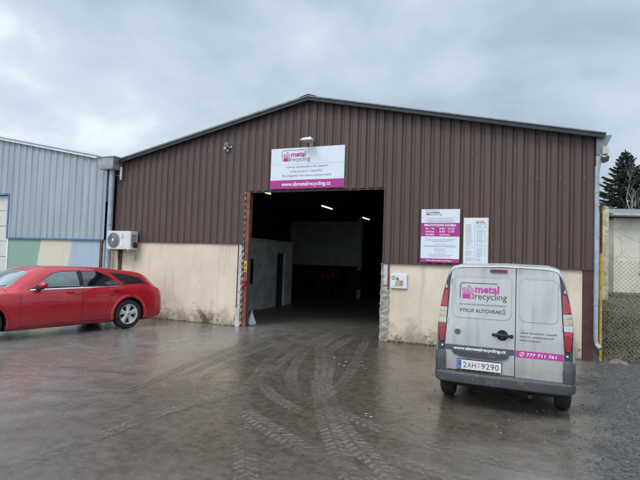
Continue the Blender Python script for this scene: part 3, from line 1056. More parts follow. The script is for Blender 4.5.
# ------------------------------------------------------------------ blue-grey neighbour
nb = thing('neighbour_building', 'blue-grey corrugated building with painted plaster foot left of the workshop', 'building', (-6.6, 0, 0))
def znb(x):
    x = x  # world x
    return 4.60 + 0.1936 * (-6.6 - x) if x > -13.6 else 4.60 + 0.1936 * 7.0 - 0.1936 * (-13.6 - x)
g = G()
corrugate(g, -10.79, -6.60, 2.20, lambda x: znb(x) - .02, -0.01, 0.285, 0.03, 0.30, 0.10, 0.001, 0.0, 9)
corrugate(g, -13.6, -10.79, 3.62, lambda x: znb(x) - .02, -0.01, 0.285, 0.03, 0.30, 0.10, 0.001, 0.0, 9)
corrugate(g, -20.6, -13.6, 3.62, lambda x: znb(x) - .02, -0.01, 0.285, 0.03, 0.30, 0.10, 0.001, 0.0, 9)
def shift(g, dx=6.6):
    g.v = [(x + dx, y, z) for x, y, z in g.v]
    return g
# keep the sheeting's own coordinates equal to the world's by offsetting only once
o = shift(g).part('cladding', M['greyclad'], nb, fix=False)
g = G()
g.box(-10.76, -6.56, 0.0, 0.3, -.05, 2.17)
o = g.part('mural_wall', M['mural'], None, label='plaster foot painted in slanting green, cream and pale blue fields')
o.parent = nb
o.location = (6.6, 0, 0)
g = G()
g.box(-20.6, -6.62, 0.32, 15, -.05, 4.5)
g.prism([(-20.6, 3.7), (-6.62, 3.7), (-6.62, znb(-6.62) - .1), (-13.6, znb(-13.6) - .1), (-20.6, znb(-20.6) - .1)], 0.03, 0.31)
shift(g).part('inner_wall', M['intdark'], nb)
g = G()
g.box(-10.82, -6.56, -0.060, -0.012, 2.150, 2.198)
g.box(-10.845, -10.792, -0.060, -0.012, 2.150, 3.66)
g.box(-16.0, -10.85, -0.060, -0.012, 3.60, 3.66)
shift(g).part('blue_trim', M['bluetrim'], nb, bevel=.004)
g = G()
g.prism([(-6.44, znb(-6.44) - .05), (-13.6, znb(-13.6) - .05), (-13.6, znb(-13.6) + .02), (-6.44, znb(-6.44) + .02)], -0.12, -0.08)
g.prism([(-20.7, znb(-20.7) - .05), (-13.6, znb(-13.6) - .05), (-13.6, znb(-13.6) + .02), (-20.7, znb(-20.7) + .02)], -0.12, -0.08)
shift(g).part('verge_trim', M['whitetrim'], nb)
g = G()
g.prism([(-6.40, znb(-6.40) + .035), (-13.6, znb(-13.6) + .035), (-20.75, znb(-20.75) + .035), (-20.75, znb(-20.75) + .10), (-13.6, znb(-13.6) + .10), (-6.40, znb(-6.40) + .10)], -0.16, 15.1)
shift(g).part('roof', M['whitetrim'], nb)
gt = G()
for k in range(7):
    z0 = 0.02 + k * .512
    gt.box(-15.6, -10.85, .06, .10, z0, z0 + .498)
gt = shift(gt).part('gate', M['gate'], nb, bevel=.006)
shift(G().box(-10.845, -10.77, -.02, .3, 0, 2.145)).part('gate_post', M['whitetrim'], gt)
shift(G().box(-15.7, -15.6, -.02, .3, 0, 3.59)).part('gate_post', M['whitetrim'], gt)
G().box(-.12, -.02, -.03, .05, 0, 2.145).part('corner_post', M['rust'], nb, bevel=.004)

t = thing('hand_rail', 'low dark double rail in front of the white gate, behind the red car', 'rail', (-11.6, -.6, 0))
for x in (-1.6, 1.2):
    G().tube([(x, 0, 0), (x, 0, 1.22)], .025, 8).part('post', M['darksteel'], t, smooth=40)
G().tube([(-1.6, 0, 1.25), (1.2, 0, 1.2)], .03, 8).part('bar', M['darksteel'], t, smooth=40)
G().tube([(-1.6, 0, 1.12), (1.2, 0, 1.08)], .025, 8).part('bar', M['darksteel'], t, smooth=40)

# rainwater hopper and big downpipe between the two
t = thing('rain_hopper', 'weathered grey rainwater box on a thick pale pipe between the two buildings', 'rain pipe', (-6.25, -.15, 0))
g = G()
g.add([(-.30, -.22, 4.22), (.22, -.22, 4.22), (.22, .14, 4.22), (-.30, .14, 4.22), (-.36, -.26, 4.55), (.30, -.26, 4.55), (.30, .14, 4.55), (-.36, .14, 4.55)],
      [(0, 3, 2, 1), (4, 5, 6, 7), (0, 1, 5, 4), (1, 2, 6, 5), (2, 3, 7, 6), (3, 0, 4, 7)])
g.box(-.38, .32, -.28, .14, 4.551, 4.58)
g.part('box', M['zinc'], t, bevel=.008)
G().tube([(0, 0, 0), (0, 0, 4.22)], .078, 20).part('pipe', M['pipe'], t, smooth=40)
for z in (.9, 2.6, 3.7):
    G().lathe([(.086, -.02), (.086, .02)], (0, 0, z), (0, 0, 1), 20).part('clamp', M['zinc'], t, smooth=40)
G().box(-.18, -.11, -.02, .10, 3.3, 4.215).part('old_bracket', M['darksteel'], t)

t = thing('cable_insulator', 'small pale cable insulator bracket beside the rainwater box', 'insulator', (-5.97, -.06, 4.1))
G().tube([(-.25, 0, -.03), (.0, -.02, -.03), (.02, -.04, .14)], .014, 8).part('bracket', M['zinc'], t, smooth=40)
G().lathe([(.02, -.18), (.035, -.15), (.03, -.1), (.045, -.06), (.03, -.02), (.04, .02), (.03, .06), (.045, .12), (.03, .2), (.015, .22)], (0.02, -.05, 0), (0, 0, 1), 14).part('insulator', M['camwhite'], t, smooth=40)

# air conditioner
t = thing('air_conditioner', 'white air conditioner outdoor unit on the wall beside the pale rain pipe', 'air conditioner', (-5.62, -.05, 1.90))
G().box(-.46, .40, -.33, -.05, 0, .52).part('casing', M['acwhite'], t, bevel=.018)
g = G()
g.lathe([(.21, 0), (.22, .012), (.20, .02)], (-.21, -.33, .26), (0, -1, 0), 40)
fan = g.part('fan_grille', M['lampgrey'], t, smooth=40)
g = G()
for rr in (.05, .085, .12, .155, .19):
    n = 40
    g.tube([(-.21 + rr * math.cos(2 * math.pi * k / n), -.354, .26 + rr * math.sin(2 * math.pi * k / n)) for k in range(n + 1)], .005, 5, False)
for k in range(12):
    a = k * math.pi / 6
    g.tube([(-.21 + .04 * math.cos(a), -.352, .26 + .04 * math.sin(a)), (-.21 + .2 * math.cos(a), -.352, .26 + .2 * math.sin(a))], .003, 4)
g.part('guard', M['grille'], fan)
G().lathe([(.045, 0), (.045, .012), (.03, .02)], (-.21, -.354, .26), (0, -1, 0), 24).part('hub', M['camwhite'], fan, smooth=40)
fl = Flat()
fl.poly([(.09, .36), (.13, .36), (.11, .395)]); fl.poly([(.06, .31), (.10, .31), (.08, .35)]); fl.poly([(.12, .31), (.16, .31), (.14, .35)]); fl.poly([(.09, .43), (.13, .43), (.11, .395)])
fl.lay('emblem', mat('emblem_blue', (.03, .03, .32), .4), t, lambda x, z: (x, -.332, z))
g = G()
for k in range(9):
    g.box(.402, .406, -.29, -.10, .08 + k * .04, .10 + k * .04)
g.part('side_vent', M['grille'], t)
G().box(.05, .12, -.34, -.331, .08, .2).part('rating_label', M['signwhite'], t)
G().box(.408, .45, -.22, -.1, .05, .2).part('valve_cover', M['blacksoft'], t, bevel=.01)
for x in (-.36, .30):
    G().prism([(-.34, -.045), (-.04, -.045), (-.04, -.30), (0, -.30), (0, -.005), (-.34, -.005)], x, x + .04, 'x').part('bracket', M['zinc'], t)

# ------------------------------------------------------------------ signs
def logo(fm, fd, fw, x0, y0, x1, y1):
    """frame with 'ab', pink block with plus, metal / recycling.  fm magenta, fd dark, fw white flats"""
    w_, h_ = x1 - x0, y1 - y0
    def X(u): return x0 + u * w_
    def Y(v): return y0 + v * h_
    # open frame: rounded at upper left
    lw = 0.035 * h_ + .0015
    out_ = []
    fd.rect(X(.06), X(.80), Y(1) - lw, Y(1))
    n = 8
    r = .18 * h_
    cx, cy = X(0) + r + 0, Y(1) - r
    pts_o = [(cx + r * math.cos(math.radians(90 + 90 * k / n)), cy + r * math.sin(math.radians(90 + 90 * k / n))) for k in range(n + 1)]
    ri = r - lw
    pts_i = [(cx + ri * math.cos(math.radians(90 + 90 * k / n)), cy + ri * math.sin(math.radians(90 + 90 * k / n))) for k in range(n + 1)]
    for k in range(n):
        fd.poly([pts_o[k], pts_o[k + 1], pts_i[k + 1], pts_i[k]])
    fd.rect(X(0), X(0) + lw, Y(.10), cy)
    fm.text('ab', X(.05), X(.31), Y(.45), h_ * .36, .06)
    fw.text('ab', X(.063), X(.297), Y(.47), h_ * .32, .0)
    fm.text('metal', X(.33), X(.84), Y(.45), h_ * .42, .03)
    fm.rect(X(.06), X(.31), Y(.08), Y(.38))
    fw.rect(X(.22), X(.30), Y(.20), Y(.26))
    fw.rect(X(.24) , X(.275), Y(.12), Y(.34))
    fd.text('recycling', X(.33), X(1.0), Y(.07), h_ * .38, .0)

def sign_panel(t, w_, h_, th, m_):
    return G().box(0, w_, -th, 0, 0, h_).part('panel', m_, t, bevel=.002)

t = thing('company_sign', 'wide white and magenta company sign above the gateway', 'sign', (-1.03, -0.045, 3.54))
pn = sign_panel(t, 1.98, 1.02, .02, M['signwhite'])
F1, F2, F3 = Flat(), Flat(), Flat()
logo(F1, F2, F3, .30, .66, 1.08, .97)
F2.text('Výkup katalyzátorů, baterií', .42, 1.56, .52, .048)
F2.text('a barevných odpadů,', .56, 1.40, .41, .048)
F2.text('Ekologická likvidace autovraků', .33, 1.64, .30, .048)
FB = Flat(); FB.rect(.0, 1.98, .0, .215)
F4 = Flat(); F4.text('www.abmetalrecycling.cz', .32, 1.64, .07, .095, .015)
F5 = Flat(); F5.rect(0, 1.98, .605, .609)
fn = lambda d: (lambda x, z: (x, -.0215 - d, z))
F1.lay('logo', M['magenta'], pn, fn(0)); F3.lay('logo_letters', M['signwhite'], pn, fn(.001)); F2.lay('lettering', M['letpurple'], pn, fn(0))
FB.lay('band', M['magenta'], pn, fn(0)); F4.lay('web_address', M['letwhite'], pn, fn(.001)); F5.lay('joint', M['letgrey'], pn, fn(0))

t = thing('opening_hours_sign', 'tall white sign with magenta opening-hours band right of the gateway', 'sign', (2.81, -0.045, 1.82))
pn = sign_panel(t, .83, 1.17, .015, M['signwhite'])
F1, F2, F3, FG = Flat(), Flat(), Flat(), Flat()
logo(F1, F2, F3, .09, 1.03, .45, 1.145)
FG.rect(0, .83, .985, .988)
for z, a, b in ((.955, .15, .68), (.918, .10, .72), (.885, .14, .70)):
    x = a
    r = random.Random(int(z * 1000))
    while x < b:
        l = r.uniform(.03, .08); FG.rect(x, min(x + l, b), z, z + .012); x += l + .012
for z, a, b in ((.50, .10, .74), (.475, .08, .70), (.45, .25, .6), (.39, .3, .55), (.36, .06, .78), (.34, .08, .76), (.29, .28, .55), (.265, .30, .52), (.225, .30, .55), (.18, .3, .55), (.155, .17, .7), (.125, .2, .65)):
    x = a
    r = random.Random(int(z * 999))
    while x < b:
        l = r.uniform(.03, .08); FG.rect(x, min(x + l, b), z, z + .010); x += l + .012
FB = Flat(); FB.rect(0, .83, .57, .87); FB2 = Flat(); FB2.rect(0, .83, 0, .085)
FB2.lay('foot_band', M['magenta'], pn, lambda x, z: (x, -.0165, z))
F4 = Flat()
F4.text('PROVOZNÍ DOBA', .07, .76, .795, .048, .03)
F4.text('Po - Pá', .10, .29, .725, .04, .01); F4.text('8.00 - 16.30', .40, .72, .725, .04, .01)
F4.text('Sobota', .10, .29, .660, .04, .01); F4.text('8.00 - 12.00', .40, .72, .660, .04, .01)
F4.text('Neděle', .10, .29, .595, .04, .01); F4.text('zavřeno', .40, .62, .595, .036, .01)
F4b = Flat(); F4b.text('www.abmetalrecycling.cz', .12, .68, .028, .035, .01)
F4b.lay('web_address', M['letwhite'], pn, lambda x, z: (x, -.0175, z))
F1.lay('logo', M['magenta'], pn, lambda x, z: (x, -.0165, z)); F3.lay('logo_letters', M['signwhite'], pn, lambda x, z: (x, -.0175, z)); F2.lay('logo_lettering', M['letpurple'], pn, lambda x, z: (x, -.0165, z))
FG.lay('small_print', M['letgrey'], pn, lambda x, z: (x, -.0165, z)); FB.lay('band', M['magenta'], pn, lambda x, z: (x, -.0165, z)); F4.lay('opening_hours', M['letwhite'], pn, lambda x, z: (x, -.0175, z))

t = thing('price_list_sign', 'narrow white price list in a pale yellow frame, beside the opening-hours sign', 'sign', (3.72, -0.045, 1.805))
fr = G().box(0, .51, -.012, 0, 0, .995).part('frame', M['creamframe'], t, bevel=.002)
pn = G().box(.022, .488, -.016, -.0125, .022, .973).part('panel', M['signwhite'], t)
F1, F2, F3, FG = Flat(), Flat(), Flat(), Flat()
logo(F1, F2, F3, .25, .865, .46, .935)
r = random.Random(3)
z = .84
while z > .06:
    for a, b in ((.05, .21), (.27, .42)):
        if r.random() < .88:
            x = a
            e = b - r.uniform(0, .06)
            while x < e:
                l = r.uniform(.02, .05); FG.rect(x, min(x + l, e), z, z + .009); x += l + .008
            FG.rect(b + .012, b + .035, z, z + .009)
    z -= .0235
F1.lay('logo', M['magenta'], pn, lambda x, z: (x, -.0175, z)); F3.lay('logo_letters', M['signwhite'], pn, lambda x, z: (x, -.0185, z)); F2.lay('logo_lettering', M['letpurple'], pn, lambda x, z: (x, -.0175, z))
FG.lay('price_rows', M['letgrey'], pn, lambda x, z: (x, -.0175, z))

t = thing('notice_board', 'small white picture notice on the cream wall just right of the gateway', 'notice', (2.145, -0.01, 1.205))
pn = G().box(0, .375, -.045, 0, 0, .335).part('panel', M['signwhite'], t, bevel=.012)
f1, f2, f3, f4 = Flat(), Flat(), Flat(), Flat()
n = 20
f1.ring([(.07 + .045 * math.cos(6.2832 * k / n), .235 + .045 * math.sin(6.2832 * k / n)) for k in range(n)], [(.07 + .027 * math.cos(6.2832 * k / n), .235 + .027 * math.sin(6.2832 * k / n)) for k in range(n)])
f1.rect(.13, .19, .19, .235); f1.rect(.145, .175, .245, .26)
f2.poly([(.10, .06), (.22, .06), (.22, .19), (.13, .19)])
f3.poly([(.22, .06), (.29, .06), (.29, .18), (.225, .18)])
f4.poly([(.05, .035), (.28, .035), (.28, .055), (.05, .055)])
f1.lay('dark_marks', mat('soft_dark_print', (.12, .12, .10), .5), pn, lambda x, z: (x, -.0465, z))
f2.lay('yellow_print', mat('soft_yellow_print', (.45, .36, .20), .5), pn, lambda x, z: (x, -.0465, z))
f3.lay('red_print', mat('soft_red_print', (.38, .22, .24), .5), pn, lambda x, z: (x, -.0465, z))
f4.lay('pink_print', mat('soft_pink_print', (.58, .40, .36), .5), pn, lambda x, z: (x, -.0465, z))

# ------------------------------------------------------------------ cameras and lamps on the front
t = thing('sign_lamp', 'grey street-lamp head fixed just above the company sign', 'lamp', (0.07, -0.04, 4.60))
G().box(-.04, .04, -.03, 0, -.03, .12).part('bracket', M['zinc'], t, bevel=.004)
G().tube([(.0, -.03, .04), (.0, -.14, .06), (-.02, -.20, .09)], .018, 10).part('arm', M['zinc'], t, smooth=40)
g = G()
g.add([(-.20, -.30, .08), (.12, -.30, .07), (.12, -.12, .07), (-.20, -.12, .08), (-.13, -.27, .135), (.08, -.27, .15), (.08, -.14, .15), (-.13, -.14, .135)],
      [(0, 3, 2, 1), (4, 5, 6, 7), (0, 1, 5, 4), (1, 2, 6, 5), (2, 3, 7, 6), (3, 0, 4, 7)])
g.part('lamp_head', M['camwhite'], t, bevel=.012)
G().lathe([(.055, 0), (.05, .04), (.02, .07)], (.04, -.21, .07), (0, 0, -1), 18).part('lens', M['lampgrey'], t, smooth=40)

def bullet(name, label, loc, rz):
    t = thing(name, label, 'security camera', loc, rz, 'security cameras above the gateway')
    G().lathe([(.035, 0), (.03, .02)], (0, 0, 0), (0, -1, 0), 16).part('base', M['camwhite'], t, smooth=40)
    G().tube([(0, -.02, 0), (0, -.08, .0), (0, -.10, .02)], .012, 8).part('arm', M['camwhite'], t, smooth=40)
    G().lathe([(.028, -.09), (.036, -.07), (.036, .09), (.030, .095)], (0, -.13, .035), (1, -.25, -.12), 18).part('body', M['camwhite'], t, smooth=40)
    G().box(-.10, .13, -.175, -.085, .074, .082).part('sun_shield', M['camwhite'], t, bevel=.003)
    G().lathe([(.024, .096), (.02, .1)], (0, -.13, .035), (1, -.25, -.12), 16).part('lens', M['blacksoft'], t)
    return t
bullet('security_camera', 'long white security camera above and left of the gateway, pointing left', (-2.46, -.035, 4.68), math.pi)
bullet('security_camera', 'shorter white security camera close right of its twin, pointing out', (-2.24, -.035, 4.69), -1.1)
t = thing('junction_box', 'small grey junction box with drooping cable between the two security cameras', 'junction box', (-2.34, -.035, 4.60))
G().box(-.03, .03, -.04, 0, -.03, .03).part('box', M['lampgrey'], t, bevel=.006)
G().tube([(-.12, -.02, .08), (-.08, -.03, .0), (0, -.03, -.03), (.06, -.03, 0), (.10, -.02, .07)], .006, 6).part('cable', M['blacksoft'], t, smooth=40)

t = thing('floodlight', 'black floodlight hanging from the gutter at the right corner of the workshop', 'floodlight', (6.32, -.16, 3.95))
G().box(-.02, .08, -.05, .05, .07, .22).part('sensor_box', mat('beige_plastic', (.55, .48, .38), .5), t, bevel=.008)
G().tube([(-.06, 0, .05), (.0, -.02, .06), (.10, 0, .03)], .012, 8).part('bracket', M['zinc'], t, smooth=40)
g = G()
g.add([(-.06, -.10, -.04), (.09, -.10, .0), (.10, .0, .03), (-.05, .0, .02), (-.03, -.11, -.13), (.07, -.11, -.09), (.09, .02, -.05), (-.02, .02, -.09)],
      [(0, 3, 2, 1), (4, 5, 6, 7), (0, 1, 5, 4), (1, 2, 6, 5), (2, 3, 7, 6), (3, 0, 4, 7)])
g.part('lamp_head', M['blacksoft'], t, bevel=.006)

# ------------------------------------------------------------------ fence on the right
fen = thing('chain_link_fence', 'chain-link fence on a yellow and rusty pole at the right corner', 'fence', (6.33, 0.1, 0))
G().tube([(0, 0, -.02), (0, 0, 2.10)], .028, 12).part('post', M['yellow'], fen, smooth=40, label='yellow painted lower post')
G().tube([(0, 0, 2.101), (-.005, 0, 3.04)], .026, 12).part('post_extension', M['rust'], fen, smooth=40)
for x in (2.9, 5.8):
    G().tube([(x, 0, 0), (x, 0, 2.4)], .028, 10).part('post', M['rust'], fen, smooth=40, label='rusty far post')
g = G()
def ftop(x):
    return 2.03 + .10 * math.exp(-((x - .36) / .25) ** 2) + .015 * math.sin(x * 5)
p_ = .055
h0 = 0.04
r = random.Random(8)
wv = lambda x, z: .02 * math.sin(x * 3.1 + z * 1.7) + .01 * math.sin(z * 5)
k = -40
while k * p_ < 5.8:
    for s in (1, -1):
        x0 = k * p_ * 1.4
        pts = []
        zz = h0
        for i in range(0, 13):
            z = h0 + (2.14 - h0) * i / 12
            x = x0 + s * (z - h0) * .95 + (0 if s > 0 else 2.0)
            if 0.02 <= x <= 5.8 and z <= ftop(x):
                pts.append((x, wv(x, z), z))
        if len(pts) >= 2:
            g.tube(pts, .0032, 3, False)
    k += 1
g.part('mesh', M['wire'], fen, fix=False)
g = G()
def sag(x0, z0, x1, z1, s, y=0):
    return [(x0 + (x1 - x0) * t, y, z0 + (z1 - z0) * t - s * 4 * t * (1 - t)) for t in [i / 10 for i in range(11)]]
g.tube(sag(0, 2.72, 2.9, 2.35, .45), .0035, 5)
g.tube(sag(0, 2.05, 2.9, 2.1, .04), .003, 5)
g.tube(sag(0, 1.0, 2.9, 1.0, .04), .003, 5)
g.tube([(.32, 0, 2.45), (.36, 0, 2.12)], .003, 5)
r = random.Random(2)
for i in range(14):
    x = .1 + i * .2
    t_ = x / 2.9
    z = 2.72 - .37 * t_ - .45 * 4 * t_ * (1 - t_)
    g.tube([(x - .02, -.015, z - .015), (x + .02, .015, z + .015)], .002, 4)
    g.tube([(x - .02, .015, z + .015), (x + .02, -.015, z - .015)], .002, 4)
g.part('barbed_wire', M['wire'], fen, fix=False)

g = G()
g.add([(0, -.06, -.03), (.36, -.10, -.03), (.40, .06, -.03), (.05, .10, -.03), (.05, -.03, .035), (.17, -.05, .085), (.32, -.05, .03), (.34, .03, .04), (.16, .05, .09), (.06, .06, .03)],
      [(0, 1, 6, 5, 4), (1, 2, 7, 6), (2, 3, 9, 8, 7), (3, 0, 4, 9), (4, 5, 8, 9), (5, 6, 7, 8), (3, 2, 1, 0)])
o = g.part('stone', M['stone'], bevel=.012)
o.location = (6.42, -.04, 0)
tag(o, 'flat brown stone lying at the foot of the yellow fence post', 'stone')

# litter, moss on the bank
def leafstuff(n, area, s0, s1, seedv, lift=.006, up=0.25):
    r = random.Random(seedv)
    g = G()
    for _ in range(n):
        x, y = area(r)
        z = ground_h(x, y) + lift + r.random() * .02
        s = r.uniform(s0, s1)
        d = Vector((r.uniform(-1, 1), r.uniform(-1, 1), r.uniform(-up, up))).normalized() * s
        e = Vector((-d.y, d.x, r.uniform(-up, up) * s)) * .6
        c = Vector((x, y, z))
        g.add([c - d, c - e * .8, c + d, c + e], [(0, 1, 2, 3)])
    return g
def bank(r):
    while True:
        x, y = r.uniform(6.35, 12.5), r.uniform(.05, 12) * r.random() ** .4
        if x > 6.3:
            return x, y + .15
structure(leafstuff(16000, bank, .012, .042, 4, up=.8).part('leaf_litter', M['leaflitter'], fix=False), 'brown dead leaves and grass on the bank behind the fence', 'stuff', 'leaf litter')
def mossy(r):
    while True:
        x, y = r.uniform(6.35, 12.5), r.uniform(.15, 12)
        if math.sin(x * 1.9 + 1) + math.sin(y * 1.3) + math.sin(x * .7 - y * .9) + r.uniform(-1.2, 1.2) > .5:
            return x, y
g = G()
r = random.Random(9)
for _ in range(7000):
    x, y = mossy(r)
    z = ground_h(x, y)
    a = r.random() * 6.3
    hgt = r.uniform(.02, .07) + (.16 * r.random() if r.random() < .12 else 0)
    d = Vector((math.cos(a), math.sin(a), 0)) * .012
    tip = Vector((r.uniform(-.04, .04), r.uniform(-.04, .04), hgt))
    c = Vector((x, y, z))
    g.add([c - d, c + d, c + tip], [(0, 1, 2)])
structure(g.part('grass', M['moss'], fix=False), 'short yellow-green grass tufts on the bank behind the fence', 'stuff', 'grass')
g = G()
r = random.Random(19)
for _ in range(70):
    x, y = r.uniform(6.4, 12), r.uniform(.3, 10)
    z = ground_h(x, y) + .02
    p = Vector((x, y, z))
    a = r.random() * 6.3
    pts = [p]
    for k in range(4):
        a += r.uniform(-.5, .5)
        p = p + Vector((math.cos(a) * .16, math.sin(a) * .16, r.uniform(-.01, .06)))
        pts.append(p)
    g.tube(pts, [.012, .010, .008, .005, .003], 5)
structure(g.part('fallen_twigs', M['bark'], smooth=60), 'fallen twigs scattered over the bank behind the fence', 'stuff', 'twigs')

# dry weed at the foot of the left plaster wall
t = thing('dry_weed', 'dry brown weed growing at the foot of the cream wall left of the gateway', 'weed', (-2.83, -.05, 0))
g = G(); gl = G()
r = random.Random(14)
for k in range(16):
    a = r.uniform(0, math.pi * 2)
    p = Vector((r.uniform(-.08, .08), 0, 0))
    d = Vector((math.cos(a) * .35, -abs(math.sin(a)) * .15, 1))
    L = r.uniform(.2, .50)
    pts = [p + d * L * t_ + Vector((math.cos(a) * .1 * t_ * t_, 0, 0)) for t_ in (0, .35, .7, 1)]
    g.tube(pts, [.005, .004, .003, .002], 5)
    for q in range(14):
        c = pts[0].lerp(pts[-1], r.uniform(.2, 1.05)) + Vector((r.uniform(-.03, .03), r.uniform(-.03, .02), r.uniform(-.02, .03)))
        s = r.uniform(.008, .02)
        u = Vector((r.uniform(-1, 1), r.uniform(-.4, .4), r.uniform(-1, 1))).normalized() * s
        v = u.orthogonal().normalized() * s * .6
        gl.add([c - u, c + v, c + u, c - v], [(0, 1, 2, 3)])
g.part('stems', M['weed'], t)
gl.part('leaves', M['weed'], t, fix=False)
def wallfoot(r):
    return (r.uniform(-6, -1.9) if r.random() < .45 else r.uniform(2.1, 6.1)), r.uniform(-.14, -.015) * r.random() ** .5
structure(leafstuff(1500, wallfoot, .008, .028, 6, up=.8).part('wall_debris', M['leaflitter'], fix=False), 'brown leaf debris along the foot of the cream walls', 'stuff', 'debris')
g = G()
r = random.Random(31)
for x, y in ((2.02, -2.95), (2.16, -3.0), (2.08, -2.7), (2.35, -2.85), (2.5, -3.02), (1.7, -2.45), (2.30, -2.55), (3.2, -5.3), (3.25, -5.38), (1.0, -4.1)):
    for q in range(2):
        a = r.random() * 3.14
        s = r.uniform(.012, .035)
        cx, cy = x + r.uniform(-.05, .05), y + r.uniform(-.03, .03)
        pts = [(cx + s * math.cos(a + k * 1.3) * r.uniform(.6, 1.1), cy + .6 * s * math.sin(a + k * 1.3) * r.uniform(.6, 1.1), .012 + r.random() * .008) for k in range(5)]
        g.add(pts, [(0, 1, 2, 3, 4)])
structure(g.part('litter', M['litter'], fix=False), 'scraps of pale litter on the wet ground before the gateway', 'stuff', 'litter')

# ------------------------------------------------------------------ behind the fence
hs = thing('cream_house', 'cream rendered single-storey house with grey eaves beyond the fence', 'house', (8.88, 14.6, .22), math.radians(18))
G().box(0, 9, 0, 6, -.2, 3.95).part('wall', M['housecream'], hs)
G().box(-.03, 9.1, -.04, 6.1, -.2, .35).part('plinth', M['concrete'], hs)
g = G()
g.prism([(-.45, 3.98), (-.45, 4.10), (3.2, 4.75), (6.5, 4.10), (6.5, 3.98)], -.3, 9.4, 'x')
g.part('roof', M['rooftile'], hs)
G().tube([(-.32, -.52, 4.02), (9.4, -.52, 3.98)], .07, 12).part('gutter', M['zinc'], hs, smooth=40)
wn = G().box(1.15, 1.22, -.03, .05, 1.45, 3.10).box(2.3, 2.37, -.03, .05, 1.45, 3.10).box(1.22, 2.3, -.03, .05, 3.03, 3.10).box(1.22, 2.3, -.03, .05, 1.45, 1.52).box(1.73, 1.78, -.03, .05, 1.52, 3.03).part('window', mat('brown_window_frame', (.13, .10, .08), .6), hs, bevel=.004)
G().box(1.222, 1.728, -.012, .02, 1.522, 3.028).box(1.782, 2.298, -.012, .02, 1.522, 3.028).part('pane', M['glassdark'], wn)
G().box(1.1, 2.42, -.09, -.002, 1.40, 1.448).part('sill', M['zinc'], wn)

sh = thing('stone_shed', 'narrow yellowish stone shed with a sloping roof edge behind the fence pole', 'shed', (6.75, 9.0, .4))
g = G()
g.prism([(0, -.1), (1.07, -.1), (1.07, 3.62), (.93, 3.70), (0, 2.95)], 0, 3)
g.part('wall', M['stonewall'], sh)
g = G()
g.prism([(-.1, 2.90), (.93, 3.72), (.93, 3.80), (-.1, 2.98)], -.10, 3.1)
g.part('roof_edge', M['darksteel'], sh)
G().box(.10, .75, -.06, -.002, 1.55, 1.72).part('ledge', M['rooftile'], sh)

# spruce
def spruce(loc, H, R, seedv, label):
    r = random.Random(seedv)
    t = thing('spruce_tree', label, 'spruce', loc)
    G().tube([(0, 0, 0), (.03, 0, H * .5), (0, .02, H)], [.20, .11, .015], 10).part('trunk', M['bark'], t, smooth=60)
    g, nd = G(), G()
    z = H * .12
    while z < H * .985:
        f = 1 - z / H
        L0 = R * (f ** .85) * r.uniform(.85, 1.1) + .10
        nb_ = r.randint(5, 7)
        a0 = r.random() * 6.28
        for k in range(nb_):
            a = a0 + k * 6.283 / nb_ + r.uniform(-.3, .3)
            L = L0 * r.uniform(.72, 1.12)
            d = Vector((math.cos(a), math.sin(a), 0))
            pts = []
            for q in range(7):
                u = q / 6
                pts.append(Vector((0, 0, z)) + d * L * u + Vector((0, 0, -.30 * L * u + .48 * L * u * u)))
            g.tube(pts, [.03 * f + .008] + [(.02 * f + .005) * (1 - q / 7) + .002 for q in range(1, 7)], 4, False)
            side = Vector((-d.y, d.x, 0))
            nt_ = max(6, int(L * 17))
            for q in range(nt_):
                u = (q + .5) / nt_
                if u < .12:
                    continue
                i = min(5, int(u * 6))
                b = pts[i].lerp(pts[i + 1], u * 6 - i)
                for s in (-1, 1):
                    tl = (.18 + .36 * (1 - abs(u - .45))) * min(1, .35 + L * .4) * r.uniform(.6, 1.1)
                    dr = (side * s * r.uniform(.6, 1) + d * r.uniform(.4, .9) + Vector((0, 0, r.uniform(-.5, .05)))).normalized()
                    wdt = Vector((0, 0, 1)).cross(dr) * .045
                    up_ = Vector((0, 0, .04))
                    e = b + dr * tl
                    nd.add([b - wdt * .6, b + dr * tl * .5 - wdt, e, b + dr * tl * .5 + wdt, b + wdt * .6], [(0, 1, 2, 3, 4)])
                    nd.add([b - up_, b + dr * tl * .5 - up_ * 1.4, e, b + dr * tl * .5 + up_ * 1.2, b + up_], [(0, 1, 2, 3, 4)])
            e = pts[-1]
            nd.add([e - side * .03, e + d * .16 + Vector((0, 0, .05)), e + side * .03], [(0, 1, 2)])
        z += r.uniform(.20, .34) * (.6 + f * .9)
    tp = Vector((0, 0, H))
    for k in range(10):
        a = r.random() * 6.3
        nd.add([tp - Vector((0, 0, .25 - .02 * k)), tp + Vector((math.cos(a) * .07, math.sin(a) * .07, .03 * k - .15)), tp + Vector((0, 0, .12))], [(0, 1, 2)])
    g.part('limbs', M['bark'], t, smooth=60, fix=False)
    nd.part('crown', M['needles'], t, fix=False)
spruce((13.0, 35.4, .6), 11.1, 5.0, 3, 'dark green spruce rising behind the cream house at the right edge')
spruce((16.6, 41.0, .6), 8.4, 3.6, 8, 'lower spruce half hidden behind the tall one at the right edge')

